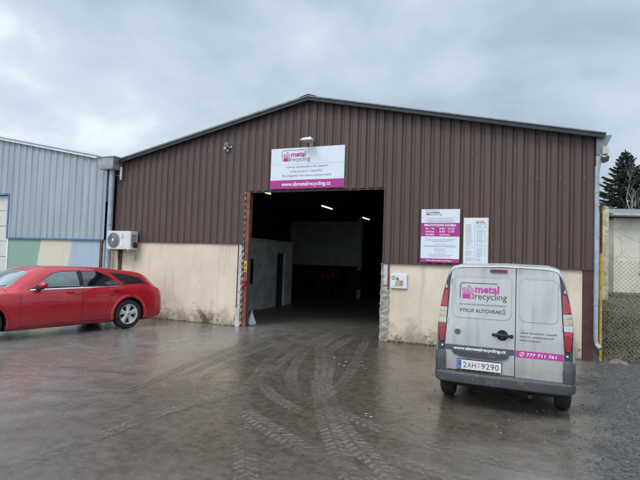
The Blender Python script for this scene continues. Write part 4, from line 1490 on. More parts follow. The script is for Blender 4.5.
# bare tree
t = thing('bare_tree', 'small leafless pale tree in front of the spruce, above the house roof', 'tree', (12.6, 27.5, .6))
g = G()
r = random.Random(12)
def grow(p, d, L, rad, depth):
    n = 4
    pts, rr = [p], [rad]
    for k in range(n):
        d = (d + Vector((r.uniform(-.18, .18), r.uniform(-.18, .18), r.uniform(-.02, .14)))).normalized()
        p = p + d * L / n
        pts.append(p); rr.append(rad * (1 - .5 * (k + 1) / n))
    (gt_ if depth == 4 else g).tube(pts, rr, 6 if depth > 2 else 4, False)
    if depth > 0:
        for k in range(r.randint(3, 4)):
            q = pts[r.randint(1, n)]
            dd = (d + Vector((r.uniform(-1, 1), r.uniform(-1, 1), r.uniform(-.2, .6))) * .75).normalized()
            grow(q, dd, L * r.uniform(.55, .8), rad * .5, depth - 1)
gt_ = G()
grow(Vector((0, 0, 0)), Vector((.05, 0, 1)), 3.6, .10, 4)
gt_.part('trunk', M['palebark'], t, smooth=60)
g.part('branches', M['palebark'], t, smooth=60, fix=False)

# ------------------------------------------------------------------ vehicles: shared tools
def interp(tab, x):
    xs_ = [p[0] for p in tab]
    return float(np.interp(x, xs_, [p[1] for p in tab]))

def smooth_tab(tab, n=6):
    # catmull-rom through a table, for soft silhouettes
    return spline([tuple(p) for p in tab], n, closed=False)

def half_section(zb, zbelt, ztop, w, wbelt, wtop, crown=.05, bul=.015):
    H = zbelt - zb
    ze = max(zbelt + .004, ztop - crown)
    G_ = ze - zbelt
    return [(0, zb), (w * .55, zb), (w * .88, zb + .01), (w * .955, zb + .05), (w * .985, zb + H * .18), (w, zb + H * .38), (w * 1.0, zb + H * .58),
            (w * .992, zb + H * .78), (w * .4 + wbelt * .6, zb + H * .93), (wbelt, zbelt),
            (wbelt + (wtop - wbelt) * .12, zbelt + G_ * .10), (wbelt + (wtop - wbelt) * .35 + bul * min(1, G_ * 4), zbelt + G_ * .40), (wbelt + (wtop - wbelt) * .68 + bul * min(1, G_ * 4), zbelt + G_ * .72),
            (wtop, ze), (wtop * .93, ze + (ztop - ze) * .55), (wtop * .72, ze + (ztop - ze) * .85), (wtop * .38, ze + (ztop - ze) * .97), (0, ztop)]

def loft(stations, axis, shear=None):
    """stations: (t, half section list). axis 'x' -> t along x and section across y; 'y' -> t along y, section across x"""
    g = G()
    n = None
    rings = []
    for t, hs_ in stations:
        ring = [(p[0], p[1]) for p in hs_] + [(-p[0], p[1]) for p in hs_[-2:0:-1]]
        n = len(ring)
        pts = []
        for (s, z) in ring:
            tt = t + (shear(t, s, z) if shear else 0)
            pts.append((tt, s, z) if axis == 'x' else (s, tt, z))
        rings.append(pts)
    for r_ in rings:
        g.v += r_
    for i in range(len(rings) - 1):
        for k in range(n):
            g.f.append((i * n + k, i * n + (k + 1) % n, (i + 1) * n + (k + 1) % n, (i + 1) * n + k))
    hn = len(stations[0][1])
    for base in (0, (len(rings) - 1) * n):
        # cap in rows
        for k in range(hn - 1):
            a, b = k, k + 1
            a2, b2 = (n - k) % n, (n - k - 1) % n
            q = [base + a, base + b, base + b2, base + a2]
            q2 = []
            for v in q:
                if v not in q2:
                    q2.append(v)
            if len(q2) >= 3:
                g.f.append(tuple(q2))
    g.mi = [0] * len(g.f)
    return g

def bvh_of(me):
    return BVHTree.FromPolygons([v.co.copy() for v in me.vertices], [tuple(p.vertices) for p in me.polygons])

class Drape:
    def __init__(s, bvh, O, U, V, D, far=3.0):
        s.b, s.O, s.U, s.V, s.D, s.far = bvh, Vector(O), Vector(U), Vector(V), Vector(D).normalized(), far
    def pt(s, u, v, off):
        p = s.O + s.U * u + s.V * v
        h = s.b.ray_cast(p - s.D * s.far, s.D)
        if h[0] is None:
            h = s.b.find_nearest(p)
            q, n_ = h[0], h[1]
        else:
            q, n_ = h[0], h[1]
        if n_.dot(s.D) > 0:
            n_ = -n_
        nn = (n_ - s.D * 1.2).normalized()
        return q + nn * off
    def patch(s, name, outline, off, m_, parent, step=.05, thick=None, smooth=35, hole=None, label=None):
        """solid panel following the body; outline in (u, v)"""
        pts = []
        N_ = len(outline)
        for i in range(N_):
            a, b = Vector(outline[i]), Vector(outline[(i + 1) % N_])
            k = max(1, int((b - a).length / step))
            for j in range(k):
                pts.append(a.lerp(b, j / k))
        nb0 = len(pts)
        edges = [(i, (i + 1) % nb0) for i in range(nb0)]
        xs_ = [p.x for p in pts]; ys_ = [p.y for p in pts]
        def inside(x, y, poly):
            c = False
            j = len(poly) - 1
            for i in range(len(poly)):
                if (poly[i][1] > y) != (poly[j][1] > y) and x < (poly[j][0] - poly[i][0]) * (y - poly[i][1]) / (poly[j][1] - poly[i][1]) + poly[i][0]:
                    c = not c
                j = i
            return c
        poly = [(p.x, p.y) for p in pts]
        y = min(ys_) + step / 2
        while y < max(ys_):
            x = min(xs_) + step / 2
            while x < max(xs_):
                if inside(x, y, poly) and min((p - Vector((x, y))).length for p in pts[:nb0]) > step * .4:
                    pts.append(Vector((x, y)))
                x += step
            y += step
        vs, es, fs, *_r = delaunay_2d_cdt(pts, edges, [], 1, 1e-6)
        bmv = [s.pt(v.x, v.y, off) for v in vs]
        th = thick if thick is not None else off + .004
        low = [s.pt(v.x, v.y, off - th) for v in vs]
        n = len(vs)
        cnt = {}
        for f in fs:
            for i in range(len(f)):
                e = (f[i], f[(i + 1) % len(f)])
                cnt[tuple(sorted(e))] = cnt.get(tuple(sorted(e)), []) + [e]
        faces = [tuple(f) for f in fs]
        for k, e in cnt.items():
            if len(e) == 1:
                a, b = e[0]
                faces.append((b, a, a + n, b + n))
        g = G()
        g.add(list(bmv) + list(low), faces)
        return g.part(name, m_, parent, smooth=smooth, label=label)
    def ring(s, name, outer, inner, off, m_, parent, thick=None):
        g = G()
        n = len(outer)
        th = thick if thick is not None else off + .003
        for pts, o_ in ((outer, off), (inner, off), (outer, off - th), (inner, off - th)):
            g.v += [tuple(s.pt(u, v, o_)) for u, v in pts]
        for i in range(n):
            j = (i + 1) % n
            g.f += [(i, j, n + j, n + i), (j, i, 2 * n + i, 2 * n + j), (n + i, n + j, 3 * n + j, 3 * n + i)]
        g.mi = [0] * len(g.f)
        return g.part(name, m_, parent, smooth=30)
    def line(s, g, path, wd, off, closed=False, step=.04):
        pts = []
        N_ = len(path)
        for i in range(N_ if closed else N_ - 1):
            a, b = Vector(path[i]), Vector(path[(i + 1) % N_])
            k = max(1, int((b - a).length / step))
            for j in range(k):
                pts.append(a.lerp(b, j / k))
        if not closed:
            pts.append(Vector(path[-1]))
        n = len(pts)
        vs = []
        for i, p in enumerate(pts):
            d = (pts[(i + 1) % n] - pts[i - 1]) if closed else (pts[min(i + 1, n - 1)] - pts[max(i - 1, 0)])
            d = d.normalized()
            q = Vector((-d.y, d.x)) * wd / 2
            vs.append(s.pt(p.x + q.x, p.y + q.y, off))
            vs.append(s.pt(p.x - q.x, p.y - q.y, off))
        fs = [(2 * i, 2 * i + 1, (2 * i + 3) % (2 * n), (2 * i + 2) % (2 * n)) for i in range(n if closed else n - 1)]
        g.add(vs, fs)
    def flat(s, fl, name, off, m_, parent):
        if not fl.v:
            return
        return fl.lay(name, m_, parent, lambda u, v: tuple(s.pt(u, v, off)))

def cut_arches(me, cuts):
    """cuts: (centre, radius, depth axis vector start, end)"""
    ob = bpy.data.objects.new('tmp', me)
    C.objects.link(ob)
    tmp = []
    for (p0, p1, rad) in cuts:
        g = G()
        g.lathe([(rad, 0), (rad, (Vector(p1) - Vector(p0)).length)], p0, Vector(p1) - Vector(p0), 48)
        cm = g.mesh('cut', M['underbody'])
        co = bpy.data.objects.new('cut', cm)
        C.objects.link(co)
        tmp.append(co)
        md = ob.modifiers.new('b', 'BOOLEAN')
        md.object = co
        md.operation = 'DIFFERENCE'
        md.solver = 'EXACT'
        md.material_mode = 'TRANSFER'
    bpy.context.view_layer.update()
    dg = bpy.context.evaluated_depsgraph_get()
    res_ = bpy.data.meshes.new_from_object(ob.evaluated_get(dg))
    bpy.data.objects.remove(ob)
    for c_ in tmp:
        bpy.data.objects.remove(c_)
    for p in res_.polygons:
        p.use_smooth = True
    res_.set_sharp_from_angle(angle=math.radians(32))
    return res_

def wheel(parent, c, R_, wd, side, rim_r, kind, axis='y'):
    """side +1/-1 along the axle axis is outward"""
    ax = Vector((0, 1, 0)) if axis == 'y' else Vector((1, 0, 0))
    o = ax * side
    c = Vector(c)      # centre of the outer face
    t = G().lathe([(rim_r, -.02), (rim_r + .012, -.004), (R_ - .045, 0), (R_ - .018, -.012), (R_ - .004, -.03), (R_, -.05), (R_, -wd + .04), (R_ - .02, -wd), (rim_r, -wd)], c, o, 48, False)
    for k in range(3):
        pass
    t = t.part('wheel', M['tyre'], parent, smooth=35)
    t['label'] = 'road wheel with black tyre'
    g = G()
    g.lathe([(rim_r + .001, -.012), (rim_r - .012, -.014), (rim_r - .02, -.03), (rim_r - .025, -wd + .02)], c, o, 48, False)
    u = ax.cross(Vector((0, 0, 1))).normalized()
    v = Vector((0, 0, 1))
    if kind == 'alloy':
        for k in range(5):
            a = 2 * math.pi * k / 5 + .35
            d = u * math.cos(a) + v * math.sin(a)
            s = u * -math.sin(a) + v * math.cos(a)
            prof = [(.045, .042), (.09, .042), (.15, .052), (rim_r - .012, .074)]
            vs, fs = [], []
            for rr, hw in prof:
                dp = -.028 - .02 * math.sin(math.pi * min(1, rr / rim_r) * .9) + .010
                vs += [c + d * rr + s * hw + o * (dp - .012), c + d * rr + s * hw * .6 + o * dp, c + d * rr - s * hw * .6 + o * dp, c + d * rr - s * hw + o * (dp - .012),
                       c + d * rr - s * hw + o * (dp - .05), c + d * rr + s * hw + o * (dp - .05)]
            for i in range(len(prof) - 1):
                for q in range(6):
                    fs.append((i * 6 + q, i * 6 + (q + 1) % 6, (i + 1) * 6 + (q + 1) % 6, (i + 1) * 6 + q))
            g.add(vs, fs)
        g.lathe([(.062, -.06), (.062, -.028), (.05, -.018), (.0, -.016)], c, o, 24, False)
        for k in range(5):
            a = 2 * math.pi * k / 5 + .98
            q = c + (u * math.cos(a) + v * math.sin(a)) * .045
        g.part('rim', M['rim'], t, smooth=35)
        G().lathe([(rim_r - .026, -.10), (.0, -.098)], c, o, 40, False).part('brake_disc', M['underbody'], t)
        G().lathe([(.028, -.015), (.02, -.009), (0, -.008)], c, o, 20, False).part('hub_cap', M['lampgrey'], t, smooth=40)
    else:
        g.lathe([(rim_r - .02, -.04), (rim_r * .8, -.05), (rim_r * .55, -.02), (rim_r * .3, -.03), (0, -.03)], c, o, 40, False)
        g.part('rim', M['steelrim'], t, smooth=35)
    return t

def liner(c, ax, rad, dep, parent):
    c, ax = Vector(c), Vector(ax)
    u = Vector((0, 0, 1)).cross(ax)
    g = G()
    n = 30
    for k in range(n + 1):
        a = math.radians(-16 + 212 * k / n)
        p = c + u * math.cos(a) * rad + Vector((0, 0, 1)) * math.sin(a) * rad
        g.v += [tuple(p), tuple(p + ax * dep)]
    g.f = [(2 * i, 2 * i + 1, 2 * i + 3, 2 * i + 2) for i in range(n)]
    g.mi = [0] * n
    return g.part('wheel_liner', M['underbody'], parent, smooth=40)

# ------------------------------------------------------------------ red estate car
th_ = 1.3437
cs, sn = math.cos(th_), math.sin(th_)
Fw, Nn = Vector((-cs, -sn, 0)), Vector((-sn, cs, 0))
org = Vector((-3.743, -1.82, 0)) + Nn * .92
car = thing('estate_car', 'dark red estate car with silver alloy wheels, parked with its tail to the workshop wall', 'car', org, th_ + math.pi)
TOP = smooth_tab([(-.955, .62), (-.95, .82), (-.925, .93), (-.84, 1.04), (-.64, 1.23), (-.47, 1.325), (-.10, 1.375), (.35, 1.425), (.80, 1.455), (1.30, 1.465), (1.70, 1.458), (1.98, 1.425), (2.15, 1.355), (2.45, 1.155), (2.70, 1.00), (2.82, .965), (3.2, .93), (3.6, .875), (3.86, .80), (3.97, .70), (4.02, .58)])
ZB = [(-.955, .30), (-.93, .23), (-.75, .17), (-.45, .16), (0, .18), (2.2, .17), (3.0, .18), (3.7, .20), (3.92, .24), (4.02, .36)]
BELT = smooth_tab([(-.955, .58), (-.93, .76), (-.90, .88), (-.78, .955), (-.5, .985), (0, 1.0), (1.0, 1.0), (2.0, .975), (2.6, .93), (3.2, .88), (3.7, .79), (3.9, .70), (4.02, .56)])
WM = smooth_tab([(-.955, .77), (-.94, .815), (-.90, .855), (-.75, .885), (-.4, .898), (0, .90), (1.5, .90), (3.0, .90), (3.5, .885), (3.75, .84), (3.92, .72), (4.02, .58)])
WT = smooth_tab([(-.955, .66), (-.8, .62), (-.5, .585), (0, .575), (1.0, .585), (1.8, .585), (2.1, .60), (2.5, .68), (2.75, .76), (3.2, .76), (3.7, .68), (3.92, .58), (4.02, .50)])
sts = []
tt = sorted(set([-.955, -.95, -.94, -.92, -.895, -.86] + list(np.linspace(-.82, 3.8, 84)) + [3.84, 3.88, 3.92, 3.95, 3.98, 4.0, 4.02]))
for a in tt:
    wm = interp(WM, a)
    zb, zbel, ztp = interp(ZB, a), interp(BELT, a), interp(TOP, a)
    zbel = min(zbel, ztp - .02)
    sts.append((a, half_section(zb, zbel, ztp, wm, wm - .065, min(interp(WT, a), wm - .07), crown=.055 if ztp - zbel > .1 else (ztp - zbel) * .5)))
gcar = loft(sts, 'x')
cme = gcar.mesh('body', M['red'], smooth=30)
cb = bvh_of(cme)
cuts = []
for hx in (0, 3.05):
    for s in (-1, 1):
        cuts.append(((hx, s * .60, .345), (hx, s * 1.1, .345), .405))
body = link('body', cut_arches(cme, cuts), car)
for s in (1, -1):
    for hx in (0, 3.05):
        wheel(car, (hx, s * .895, .345), .345, .22, s, .235, 'alloy')
        # flared lip
        g = G()
        vs, fs = [], []
        n = 34
        for k in range(n + 1):
            a = math.radians(-12 + 204 * k / n)
            ca, sa = math.cos(a), math.sin(a)
            for rr, dy in ((.398, -.035), (.400, .006), (.415, .016), (.440, .012), (.47, -.006)):
                x, z = hx + rr * ca, .345 + rr * sa
                wl = interp(WM, x)
                vs.append((x, s * (wl + dy), max(z, .2)))
        for k in range(n):
            for q in range(4):
                fs.append((k * 5 + q, k * 5 + q + 1, (k + 1) * 5 + q + 1, (k + 1) * 5 + q))
        g.add(vs, fs)
        g.part('wheel_arch', M['red'], car, smooth=50)
    sgn = s
    Ds = Drape(cb, (0, 0, 0), (1, 0, 0), (0, 0, 1), (0, -s, 0))
    def win(name, pts, m_, lab=None):
        fr_ = Ds.patch('window_seal', spline(pts, 5), .003, M['blacksoft'], car, step=.05, thick=.006)
        cx = sum(p[0] for p in pts) / len(pts); cz = sum(p[1] for p in pts) / len(pts)
        inner = [(cx + (p[0] - cx) * (1 - .022 / max(.1, abs(p[0] - cx) + .1)), cz + (p[1] - cz) * .90) for p in pts]
        Ds.patch(name, spline(inner, 5), .006, m_, fr_, step=.05, thick=.005)
    def sharp(p):
        # repeat corners so the spline keeps them
        o = []
        for q in p:
            o += [q, q]
        return o
    win('window', sharp([(2.17, 1.005), (1.95, 1.18), (1.74, 1.315), (1.50, 1.365), (1.19, 1.365), (1.17, 1.012)]), M['glass_daylit'])
    win('window', sharp([(1.10, 1.365), (.72, 1.36), (.47, 1.26), (.22, 1.04), (1.12, 1.015)]), M['glass_tint'])
    win('window', sharp([(.40, 1.325), (-.02, 1.285), (-.35, 1.20), (-.50, 1.065), (.12, 1.055)]), M['glass_tint'])
    Ds.patch('door_pillar', [(1.085, 1.02), (1.19, 1.02), (1.20, 1.365), (1.09, 1.365)], .0035, M['blacksoft'], car, step=.05, thick=.006)
    g = G()
    for path in ([(1.16, .26), (1.155, .6), (1.15, .98)], [(2.40, .24), (2.42, .55), (2.40, .93)], [(.56, .30), (.60, .50), (.46, .78), (.34, .97)], [(-.83, .62), (-.80, .8), (-.74, .97)], [(.56, .27), (2.40, .26)]):
        Ds.line(g, path, .009, .0012)
    g.part('door_gaps', M['seam'], car, fix=False)
    g = G()
    Ds.line(g, [(.17, 1.022), (.60, 1.005), (1.4, 1.0), (2.22, .985)], .018, .007)
    g.part('belt_strip', M['chrome'], car, fix=False)
    Ds.patch('sill', [(.45, .185), (2.60, .165), (2.58, .25), (.50, .265)], .012, M['red'], car, step=.08, thick=.02)
    for hx_ in (1.40, .34):
        hd = Ds.patch('door_handle', rrect(hx_ - .095, hx_ + .095, .905, .945, .018, 3), .028, M['red'], car, step=.03, thick=.022)
        Ds.patch('handle_backing', rrect(hx_ - .08, hx_ + .08, .885, .955, .03, 3), .0015, M['seam'], hd, step=.04, thick=.003)  # flat dark patch paints the shadow behind the handle
    # mirror
    y0 = s * .86
    g = G()
    ring = []
    prof_ = [(0, .055), (.05, .085), (.12, .092), (.18, .08), (.215, .04)]
    vs, fs = [], []
    for q, (dy, rr) in enumerate(prof_):
        for k in range(14):
            a = 6.2832 * k / 14
            vs.append((2.03 + rr * math.cos(a) * .85 + dy * .05, y0 + s * dy, 1.085 + rr * math.sin(a) * .72))
    for q in range(len(prof_) - 1):
        for k in range(14):
            fs.append((q * 14 + k, q * 14 + (k + 1) % 14, (q + 1) * 14 + (k + 1) % 14, (q + 1) * 14 + k))
    fs += [tuple(range(14)), tuple(range(4 * 14 + 13, 4 * 14 - 1, -1))]
    g.add(vs, fs)
    mr_ = g.part('wing_mirror', M['red'], car, smooth=45)
    G().box(2.0, 2.10, min(y0 - s * .07, y0 + s * .10), max(y0 - s * .07, y0 + s * .10), .995, 1.03).part('mirror_foot', M['blacksoft'], mr_, bevel=.01)
    Ds.patch('tail_light', [(-.93, .72), (-.76, .74), (-.78, .90), (-.86, .93), (-.93, .85)], .004, M['taillight'], car, step=.05, thick=.01)
    Ds.patch('headlight', [(3.62, .58), (3.92, .55), (3.90, .68), (3.66, .76)], .005, M['clearlens'], car, step=.05, thick=.01)
    Ds.patch('side_marker', rrect(-.80, -.70, .50, .53, .01, 2), .004, M['taillight'], car, step=.04, thick=.006)
# windscreen
Dw = Drape(cb, (2.38, 0, 1.2), (0, 1, 0), Vector((-.60, 0, .80)).normalized(), Vector((-.8, 0, -.6)))
wsn = Dw.patch('windscreen', [(-.68, -.27), (-.35, -.32), (0, -.33), (.35, -.32), (.68, -.27), (.555, .24), (.3, .262), (0, .27), (-.3, .262), (-.555, .24)], .004, M['glass_screen'], car, step=.07, thick=.008)
g = G()
for y in (-.35, .25):
    g.tube([(2.80, y, 1.0), (2.72, y + .2, 1.035), (2.62, y + .45, 1.08)], .008, 6)
g.part('wiper', M['blacksoft'], car)
Dr = Drape(cb, (-.7, 0, 1.1), (0, 1, 0), Vector((.66, 0, .75)).normalized(), Vector((.75, 0, -.66)))
Dr.patch('rear_window', rrect(-.56, .56, -.07, .22, .05), .004, M['glass_tint'], car, step=.08, thick=.008)
Dh = Drape(cb, (0, 0, 0), (1, 0, 0), (0, 1, 0), (0, 0, -1))
g = G()
for s in (-1, 1):
    Dh.line(g, [(2.80, s * .74), (3.3, s * .74), (3.78, s * .66)], .008, .001)
    Dh.line(g, [(.1, s * .53), (1.0, s * .545), (1.85, s * .545)], .012, .0015)
g.part('panel_gaps', M['seam'], car, fix=False)
Df = Drape(cb, (3.9, 0, 0), (0, 1, 0), (0, 0, 1), (-1, 0, 0))
fg = Df.patch('grille', rrect(-.36, .36, .50, .72, .05), .006, M['blacksoft'], car, step=.06, thick=.012)
Df.patch('front_intake', rrect(-.45, .45, .30, .40, .04), .004, M['blacksoft'], car, step=.06, thick=.01)
g = G()
g.box(-.75, 3.85, -.60, .60, .17, .40)
g.part('underbody', M['underbody'], car, bevel=.03)
for s in (-1, 1):
    for hx in (0, 3.05):
        liner((hx, s * .595, .345), (0, s, 0), .402, .28, car)

# ------------------------------------------------------------------ silver van
VAN = Vector((4.642, -4.49, 0))
van = thing('delivery_van', 'dirty silver delivery van seen from behind, with recycling company lettering on its rear doors', 'van', VAN, math.radians(-.85))
def vshear(t, s, z):
    k = max(0, z - .95) * .085
    k += (s / .8) ** 2 * .035
    return k * max(0, 1 - t / 1.5) if t < 1.5 else 0
VT = smooth_tab([(0, 1.775), (.06, 1.795), (.3, 1.815), (1.2, 1.83), (2.2, 1.815), (2.65, 1.75), (2.95, 1.58), (3.25, 1.33), (3.45, 1.15), (3.6, 1.08), (3.9, .98), (4.08, .86), (4.14, .70)])
VB = [(0, .33), (.3, .26), (1, .24), (3.7, .24), (4.0, .26), (4.14, .36)]
VL = smooth_tab([(0, 1.02), (1.0, 1.03), (2.2, 1.02), (3.0, 1.0), (3.5, .97), (3.9, .86), (4.14, .64)])
def vsec(y):
    ztp = interp(VT, y); zb = interp(VB, y); zl = min(interp(VL, y), ztp - .03)
    f = .97 if y < .001 else (.988 if y < .03 else 1)
    w_ = .800 * f
    nose = interp([(0, 0), (3.4, 0), (3.8, .04), (4.0, .13), (4.14, .25)], y)
    w_ -= nose
    if y < 2.3:
        pts = [(0, zb), (w_ * .55, zb), (w_ * .88, zb + .01), (w_ * .96, zb + .04), (w_ * .99, zb + .15), (w_, .60), (w_ * .998, .75), (w_ * .992, .90), (w_ * .983, 1.0),
               (w_ * .972, 1.08), (w_ * .957, 1.2), (w_ * .933, 1.34), (w_ * .895, 1.50), (w_ * .862, 1.61), (w_ * .835, 1.685), (w_ * .785, ztp - .042), (w_ * .66, ztp - .014), (0, ztp)]
        # rounded rear roof edge
        return pts
    wt = interp([(2.3, .67), (2.7, .66), (3.1, .68), (3.5, .70), (4.14, .50)], y)
    return half_section(zb, zl, ztp, w_, w_ - .03, min(wt, w_ - .05), crown=.10 if ztp - zl > .2 else (ztp - zl) * .5)
vst = [(y, vsec(y)) for y in [0, .02, .05, .10, .2, .35] + list(np.linspace(.5, 4.0, 44)) + [4.05, 4.1, 4.14]]
gv = loft(vst, 'y', vshear)
vme = gv.mesh('body', M['silver'], smooth=28)
vb = bvh_of(vme)
vc = []
for hy in (.64, 3.20):
    for s in (-1, 1):
        vc.append(((s * .56, hy, .31), (s * 1.0, hy, .31), .365))
link('body', cut_arches(vme, vc), van)
for s in (-1, 1):
    for hy in (.64, 3.20):
        wheel(van, (s * .79, hy, .31), .31, .175, s, .19, 'steel', 'x')
        liner((s * .555, hy, .31), (s, 0, 0), .362, .20, van)
G().box(-.56, .56, .12, 3.9, .24, .40).part('underbody', M['underbody'], van, bevel=.02)
g = G()
g.tube([(-.62, .64, .30), (.62, .64, .30)], .035, 10)
g.part('axle', M['underbody'], van, smooth=40)
G().tube([(.30, 1.4, .27), (.32, .3, .25), (.32, .06, .235)], .024, 10).part('exhaust', M['rust'], van, smooth=40)
G().lathe([(.19, 0), (.22, .03), (.22, .12), (.19, .14)], (-.05, .75, .20), (0, 0, 1), 28).part('spare_wheel', M['tyre'], van, smooth=40)

def sweep(path, sec, smooth=40):
    """path: (x, y) in plan, sec: (outward, z)"""
    n = len(sec)
    g = G()
    P = [Vector(p) for p in path]
    for i, p in enumerate(P):
        d = (P[min(i + 1, len(P) - 1)] - P[max(i - 1, 0)]).normalized()
        o = Vector((d.y, -d.x))
        for a, z in sec:
            g.v.append((p.x + o.x * a, p.y + o.y * a, z))
    for i in range(len(P) - 1):
        for k in range(n):
            g.f.append((i * n + k, i * n + (k + 1) % n, (i + 1) * n + (k + 1) % n, (i + 1) * n + k))
    g.f.append(tuple(range(n)))
    g.f.append(tuple(range((len(P) - 1) * n, len(P) * n)))
    g.mi = [0] * len(g.f)
    return g
bp = spline([(-.785, .28), (-.79, .16), (-.775, .05), (-.72, -.015), (-.6, -.045), (-.3, -.06), (0, -.065), (.3, -.06), (.6, -.045), (.72, -.015), (.775, .05), (.79, .16), (.785, .28)], 5, closed=False)
bump = sweep(bp, [(-.09, .32), (-.01, .315), (.018, .335), (.026, .385), (.022, .435), (.004, .452), (-.09, .455)]).part('bumper', M['bumper'], van, smooth=40)
for s in (-1, 1):
    cp = [(s * x, y) for x, y in ((.675, .012), (.70, .0), (.735, .002), (.768, .03), (.786, .09), (.792, .20), (.79, .27))]
    if s > 0:
        cp = cp
    else:
        cp = cp[::-1]
    sweep(spline(cp, 4, closed=False), [(-.04, .456), (.016, .456), (.020, .56), (.014, .68), (-.002, .705), (-.04, .705)]).part('bumper_corner', M['bumper'], van, smooth=40)
Dv = Drape(vb, (0, 0, 0), (1, 0, 0), (0, 0, 1), (0, 1, 0))
# dark corner pillars under the lamps
for s in (-1, 1):
    pil = [(s * .626, 1.70), (s * .660, 1.64), (s * .702, 1.50), (s * .737, 1.34), (s * .757, 1.18), (s * .768, 1.0), (s * .772, .70), (s * .688, .70), (s * .672, .85), (s * .656, 1.3), (s * .635, 1.55)]
    p_ = Dv.patch('corner_pillar', pil, .006, M['pillar'], van, step=.05, thick=.02)
    lamp_in = [(1.45, .664), (1.24, .666), (1.05, .678), (.85, .690), (.815, .697)]
    def band(z1, z0, m_, nm, o_=.018):
        zi = [z1, (z1 + z0) / 2, z0]
        def xin(z): return float(np.interp(z, [.81, .85, 1.05, 1.24, 1.47], [.700, .686, .674, .664, .656]))
        def xout(z): return float(np.interp(z, [.80, .86, 1.0, 1.2, 1.34, 1.50], [.735, .757, .763, .752, .728, .684]))
        pts = [(s * xin(z), z) for z in zi] + [(s * xout(z), z) for z in zi[::-1]]
        return Dv.patch(nm, pts, o_, m_, pl, step=.03, thick=.016)
    pl = Dv.patch('tail_light', [(s * .655, 1.475), (s * .694, 1.475), (s * .734, 1.34), (s * .757, 1.2), (s * .767, 1.0), (s * .762, .86), (s * .740, .793), (s * .694, .80), (s * .670, 1.05)], .010, M['blacksoft'], van, step=.04, thick=.01)
    band(1.465, 1.245, M['taillight'], 'red_lens')
    band(1.243, 1.19, M['clearlens'], 'clear_lens')
    band(1.188, 1.115, M['amberlens'], 'amber_lens', .017)
    band(1.113, 1.045, M['clearlens'], 'clear_lens')
    band(1.043, .815, M['taillight'], 'red_lens')
    g = G()
    c_ = Dv.pt(s * .712, .76, .012)
    g.lathe([(.012, 0), (.012, .014), (.006, .018)], c_, (0, -1, 0), 12)
    g.part('door_stop', M['camwhite'], van, smooth=40)
# doors
LD = [(-.672, .462), (.142, .462), (.142, 1.765), (-.2, 1.762), (-.45, 1.750), (-.575, 1.738), (-.618, 1.705), (-.633, 1.58), (-.648, 1.3), (-.662, 1.05), (-.678, .80)]
RD = [(.152, .455), (.672, .455), (.678, .80), (.662, 1.05), (.648, 1.3), (.633, 1.58), (.618, 1.705), (.575, 1.738), (.45, 1.750), (.152, 1.765)]
ld = Dv.patch('rear_door', LD, .008, M['silver'], van, step=.06, thick=.012, label='wide left rear door with the company name and number plate')
rd = Dv.patch('rear_door', RD, .008, M['silver'], van, step=.06, thick=.012, label='narrow right rear door with the phone number')
g = G()
Dv.line(g, LD, .012, .0015, True)
Dv.line(g, RD, .012, .0015, True)
g.part('door_gaps', M['seam'], van, fix=False)
for par, (x0, x1, z0, z1) in ((ld, (-.600, .098, 1.125, 1.652)), (rd, (.192, .610, 1.125, 1.652))):
    o1 = rrect(x0, x1, z0, z1, .075, 6)
    def sl(pts):
        return [(x - (0.028 if (x < -.3 and par is ld) else -.028 if (x > .4 and par is rd) else 0) * (1.652 - z) * -1.0 * 1.0 if False else x, z) for x, z in pts]
    o2 = rrect(x0 + .014, x1 - .014, z0 + .014, z1 - .014, .065, 6)
    o3 = rrect(x0 - .006, x1 + .006, z0 - .006, z1 + .006, .08, 6)
    Dv.ring('pressed_panel', o1, o2, .0125, M['silver'], par, thick=.006)
    Dv.ring('panel_edge', o3, o1, .0088, M['letgrey'], par, thick=.002)
OFF = .0095
F1, F2, F3 = Flat(), Flat(), Flat()
logo(F1, F2, F3, -.515, 1.345, .045, 1.565)
F2.text('EKOLOGICKÁ LIKVIDACE AUTOVRAKŮ', -.515, .035, 1.283, .019, .012)
F2.text('VÝKUP AUTOVRAKŮ', -.515, .03, 1.195, .045, .016)
Dv.flat(F1, 'logo', OFF, M['vanmagenta'], ld); Dv.flat(F3, 'logo_letters', OFF + .0008, M['silver'], ld); Dv.flat(F2, 'lettering', OFF, M['letdark'], ld)
b1 = Dv.patch('web_band', [(-.676, .708), (.139, .708), (.139, .778), (-.674, .778)], OFF + .0005, M['bandgrey'], ld, step=.06, thick=.002)
F4 = Flat(); F4.text('www.abmetalrecycling.cz', -.575, .045, .725, .036, .03)
Dv.flat(F4, 'web_address', OFF + .0018, M['letwhite'], b1)
b2 = Dv.patch('phone_band', [(.155, .698), (.674, .698), (.672, .778), (.155, .778)], OFF + .0005, M['vanmagenta'], rd, step=.06, thick=.002)
F5 = Flat()
n = 18
F5.ring([(.225 + .026 * math.cos(6.2832 * k / n), .738 + .026 * math.sin(6.2832 * k / n)) for k in range(n)], [(.225 + .020 * math.cos(6.2832 * k / n), .738 + .020 * math.sin(6.2832 * k / n)) for k in range(n)])
F5.poly([(.214, .726), (.219, .722), (.236, .750), (.231, .754)])
F5.poly([(.214, .726), (.222, .730), (.228, .724), (.219, .719)])
F5.poly([(.231, .754), (.238, .757), (.242, .748), (.234, .746)])
F5.text('777 711 761', .275, .60, .720, .036, .02)
F5.v = [(x + (z - .738) * .15, z) for x, z in F5.v]
Dv.flat(F5, 'phone_number', OFF + .0018, M['letwhite'], b2)
F6 = Flat()
F6.text('výkup barevných odpadů', .20, .60, .985, .020, .012)
F6.text('baterií,  katalyzátorů', .20, .565, .940, .020, .012)
F6.text('elektroodpadu', .20, .43, .895, .020, .012)
Dv.flat(F6, 'lettering', OFF, M['letdark'], rd)
